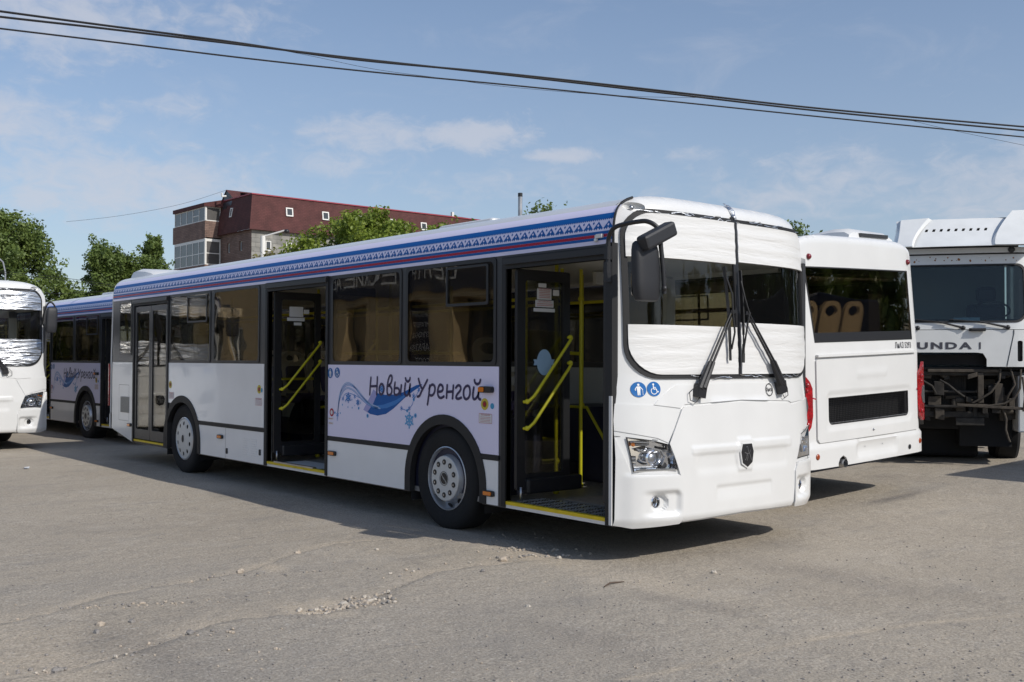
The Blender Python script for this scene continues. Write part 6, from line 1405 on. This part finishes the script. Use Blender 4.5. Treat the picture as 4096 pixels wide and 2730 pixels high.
# ------------------------------------------------------------------ trees
def leaves(cl, n, size, seed, flat=.0):
    """leaf quads spread through clumps (x,y,z,rx,rz)"""
    g = np.random.default_rng(seed); cl = np.array(cl); vol = cl[:, 3]**2*cl[:, 4]; pr = vol/vol.sum(); ci = g.choice(len(cl), n, p=pr)
    d = g.normal(size=(n, 3)); d /= np.linalg.norm(d, axis=1)[:, None]; rr = (g.random(n)**.42)*g.uniform(.75, 1.12, n)
    c = cl[ci, :3]+d*rr[:, None]*np.stack([cl[ci, 3], cl[ci, 3], cl[ci, 4]], 1)
    nn = d*.6+g.normal(size=(n, 3))*.7+np.array([0, 0, .35]); nn /= np.linalg.norm(nn, axis=1)[:, None]
    u = np.cross(nn, g.normal(size=(n, 3))); u /= np.linalg.norm(u, axis=1)[:, None]; v = np.cross(nn, u); s_ = size*g.uniform(.55, 1.25, n)[:, None]
    V = np.stack([c-u*s_, c-v*s_*.55, c+u*s_, c+v*s_*.55], 1).reshape(-1, 3); return V
def leaf_obj(name, V, material, parent, origin):
    V = V-np.array(origin); n = len(V)//4; me = bpy.data.meshes.new(name); me.vertices.add(len(V)); me.vertices.foreach_set('co', V.ravel().astype(np.float32))
    me.loops.add(n*4); me.loops.foreach_set('vertex_index', np.arange(n*4, dtype=np.int32)); me.polygons.add(n); me.polygons.foreach_set('loop_start', np.arange(0, n*4, 4, dtype=np.int32)); me.polygons.foreach_set('loop_total', np.full(n, 4, dtype=np.int32))
    me.update(calc_edges=True); me.materials.append(M[material]); o = bpy.data.objects.new(name, me); col.objects.link(o); o.parent = parent; return o
def tree(name, label, base, H, width, kind, n, size, seed, material, crown0=.25, group='trees behind the yard'):
    t = thing(name, label, 'tree', base, (0, 0, 0), group); rd_ = random.Random(seed); cl = []; br = MB()
    lean = (rd_.uniform(-.3, .3), rd_.uniform(-.3, .3))
    P = lambda q: (base[0]+lean[0]*q, base[1]+lean[1]*q, base[2]+H*q*.92)
    br.tube([Vector(P(q))-Vector(base) for q in (0, .25, .5, .75, 1)], [H*.022, H*.018, H*.013, H*.008, H*.003], 7)
    nb = (140 if material == 'maple_leaf' else 95) if kind == 'round' else 60
    for k in range(nb):
        q = crown0+(1-crown0)*(k+rd_.random())/nb; a = k*2.4+rd_.uniform(-.5, .5)
        if kind == 'poplar': w_ = width*.5*(math.sin(PI*min(1, (q-crown0)/(1-crown0)*.9+.08))**.6)*rd_.uniform(.4, 1.0)
        elif kind == 'round': w_ = width*.5*math.sqrt(max(.03, 1-((q-(crown0+.40))/(1-crown0-.33))**2)) * rd_.uniform(.3, 1.0) if q < .97 else width*.08
        else: w_ = width*.5*(1-.55*(q-crown0)/(1-crown0))*rd_.uniform(.35, 1.0)
        p0 = Vector(P(max(.05, q-.13))); r_ = (H*.05+width*.035)*rd_.uniform(.6, 1.25) if kind != 'poplar' else H*.05*rd_.uniform(.6, 1.25)
        tip = Vector(P(q))+Vector((math.cos(a)*w_, math.sin(a)*w_, rd_.uniform(-.02, .05)*H))
        cl.append((tip.x, tip.y, tip.z, r_, r_*rd_.uniform(.7, 1.2)))
        md_ = p0.lerp(tip, .55); cl.append((md_.x, md_.y, md_.z, r_*.9, r_*.8))
        if rd_.random() < .6:
            e = tip+Vector((math.cos(a)*r_*1.1, math.sin(a)*r_*1.1, r_*rd_.uniform(-.2, 1.2))); cl.append((e.x, e.y, e.z, r_*.42, r_*.55))
        br.tube([p0-Vector(base), md_+Vector((0, 0, -.02*H))-Vector(base), tip-Vector(base)], [H*.006, H*.004, H*.0015], 5, cap=False)
    for k in range(12): e = Vector(P(.97-.02*(k % 3))); q_ = width*.09; cl.append((e.x+rd_.uniform(-q_, q_), e.y+rd_.uniform(-q_, q_), e.z+rd_.uniform(-.05, .05)*H, H*.04, H*.05))
    br.build('trunk', 'bark', t)
    leaf_obj('crown', leaves(cl, n, size, seed), material, t, base)
    return t
tree('broadleaf_tree', 'tall broad dark green tree at the left edge behind the foil-wrapped bus', (-59.0, 9.3, 0), 10.3, 8.6, 'round', 62000, .12, 1, 'poplar_leaf', .12)
tree('broadleaf_tree', 'dense green tree touching the left frame edge, left of the tall broad one', (-60.5, 4.6, 0), 10.4, 7.0, 'round', 34000, .125, 2, 'poplar_leaf', .10)
tree('broadleaf_tree', 'lower dark green tree right of the tall broad one, under the sky gap', (-72.5, 19.2, 0), 6.8, 4.6, 'cone', 22000, .15, 3, 'poplar_leaf', .10)
tree('poplar_tree', 'pointed green tree midway between the left tree and the brown building', (-71.5, 20.5, 0), 10.0, 5.6, 'cone', 42000, .12, 4, 'poplar_leaf', .08)
tree('broadleaf_tree', 'low round green tree just right of the pointed one', (-72.0, 23.0, 0), 9.6, 5.0, 'round', 22000, .14, 5, 'poplar_leaf', .08)
tree('poplar_tree', 'slim green tree right beside the balcony tower', (-78.5, 26.2, 0), 12.2, 2.6, 'poplar', 13000, .16, 6, 'poplar_leaf', .30)
tree('broadleaf_tree', 'dark low tree behind the roofs of the left buses', (-64, 14.5, 0), 4.6, 8.5, 'round', 16000, .15, 7, 'poplar_leaf', .05)
tree('maple_tree', 'light green bushy tree in front of the maroon roof', (-31.0, 17.0, 0), 7.85, 6.6, 'round', 90000, .095, 8, 'maple_leaf', .18)
tree('maple_tree', 'smaller light green tree at the right shoulder of the bushy one', (-28.8, 19.3, 0), 7.1, 4.2, 'round', 40000, .095, 9, 'maple_leaf', .18)
tree('maple_tree', 'thin light green tree top at the left shoulder of the bushy one', (-32.6, 15.2, 0), 6.9, 2.6, 'round', 9000, .09, 21, 'maple_leaf', .3)
tree('shrub', 'yellowish shrub top showing over the bus roof below the grey wall', (-34.6, 14.6, 0), 6.35, 1.9, 'round', 3500, .08, 10, 'dry_leaf', .3)
tree('poplar_tree', 'small tree top above the bus roof right of the metal flue', (-39.6, 34.7, 0), 11.1, 2.0, 'round', 5500, .12, 11, 'poplar_leaf', .5)
tree('poplar_tree', 'small tree top behind the right corner of the near bus roof', (-30.0, 45.8, 0), 9.9, 1.6, 'round', 6500, .12, 12, 'poplar_leaf', .5)
tree('shrub', 'tiny tree tip between the rear-facing bus and the lorry', (-21.0, 40.7, 0), 7.4, 1.2, 'round', 900, .10, 13, 'poplar_leaf', .5)

# ------------------------------------------------------------------ flue, lamps, cables
fl = thing('metal_flue', 'plain grey metal flue pipe with black cap rising over the bus roof', 'chimney', (-36.4, 30.1, 0))
MB().tube([(0, 0, 0), (0, 0, 10.35)], .115, 16).build('pipe', 'zinc', fl); MB().tube([(0, 0, 10.30), (0, 0, 10.5)], .125, 16).build('cap', 'black_plastic', fl)
lp = thing('lamp_post', 'white lamp post with black lamp head before the grey block wall', 'street lamp', (-49.9, 21.9, 0))
MB().tube([(0, 0, 0), (0, 0, 8.75)], .14, 12).tube([(0, 0, 8.7), (.9, .9, 9.05)], .05, 8).build('post', 'pole_white', lp)
MB().ball((1.0, 1.0, 9.0), .16, 12, 8, (1, 1, .8)).build('lamp_head', 'black_plastic', lp)
lp = thing('lamp_post', 'thin grey street lamp with white globe against the left tree', 'street lamp', (-43.5, 6.45, 0))
MB().tube([(0, 0, 0), (0, 0, 5.3), (-.02, -.1, 5.75), (-.08, -.35, 6.0)], .035, 8).build('post', 'zinc', lp); MB().ball((-.1, -.45, 6.02), .12).build('globe', 'pole_white', lp)
def sky_pt(px, py, dist):
    d = fw + r2*((px-2048)/FPX) - u2*((py-1365)/FPX); return CAMP+d*dist
def cable(pts, r, label, dist0=16.0, dist1=22.0, name='power_cable', group='power cables across the sky'):
    n = len(pts); P = [sky_pt(px, py, dist0+(dist1-dist0)*(px+300)/4700) for px, py in pts]
    Q = []
    for i in range(n-1):
        p0, p1, p2, p3 = P[max(i-1, 0)], P[i], P[i+1], P[min(i+2, n-1)]
        for k in range(6): t = k/6; Q.append(.5*((2*p1)+(p2-p0)*t+(2*p0-5*p1+4*p2-p3)*t*t+(3*p1-p0-3*p2+p3)*t**3))
    Q.append(P[-1]); o = MB().tube(Q, r, 6).build(name, 'cable_black'); return tag(o, label, 'cable', group)
cable([(-300, 5), (0, 46), (400, 100), (900, 165), (1400, 237), (2048, 298), (2700, 370), (3300, 437), (4096, 508), (4400, 532)], .019, 'uppermost thick black cable across the whole sky')
cable([(-300, 30), (0, 68), (400, 113), (900, 172), (1400, 232), (2048, 303), (2700, 378), (3300, 447), (4096, 523), (4400, 550)], .019, 'second thick black cable, crossing the uppermost one')
cable([(-300, 80), (0, 115), (500, 175), (1000, 236), (1500, 290), (2048, 342), (2700, 408), (3300, 470), (4096, 549), (4400, 578)], .014, 'lowest single black cable across the sky', 15.0, 21.0)
cable([(1040, 186), (1250, 226), (1500, 278), (1800, 318), (2048, 350), (2500, 385), (2850, 392)], .0035, 'thin loose wire sagging below the cables at mid sky', 16.5, 20.5)
cable([(3650, 484), (3800, 520), (4096, 582), (4300, 620)], .0035, 'thin loose wire dropping to the right edge of the sky', 17, 21)
cable([(265, 888), (450, 868), (620, 840), (760, 808), (903, 762)], .009, 'thin grey wire running from the left tree to the roof gable', 60, 84, 'overhead_wire', 'thin wires near the trees')
for k, (a, b_, c_, lb) in enumerate((((-100, 1075), (250, 1112), (470, 1145), 'upper thin wire before the left tree'), ((-100, 1080), (250, 1122), (470, 1152), 'lower thin wire before the left tree'), ((150, 1178), (320, 1172), (470, 1162), 'faint wire just over the roof of the lettered bus behind'))):
    cable([a, b_, c_], .010, lb, 42, 46, 'overhead_wire', 'thin wires near the trees')

# trees added beyond the right edge, unseen, to darken what the glass mirrors
for k, (x, y, h) in enumerate(((-2, 27, 9.5), (5, 28, 10.5), (12, 27, 9.5), (19, 28, 11), (26, 27, 10), (33, 29, 11), (40, 28, 10), (30, 16, 9), (38, 9, 9.5))):
    tree('broadleaf_tree', ('first', 'second', 'third', 'fourth', 'fifth', 'sixth', 'seventh', 'eighth', 'ninth')[k]+' unseen tree added out of frame on the right for dark reflections', (x, y, 0), h*.85, 8.5, 'round', 5000, .30, 40+k, 'poplar_leaf', .02, 'unseen trees added on the right for dark reflections')
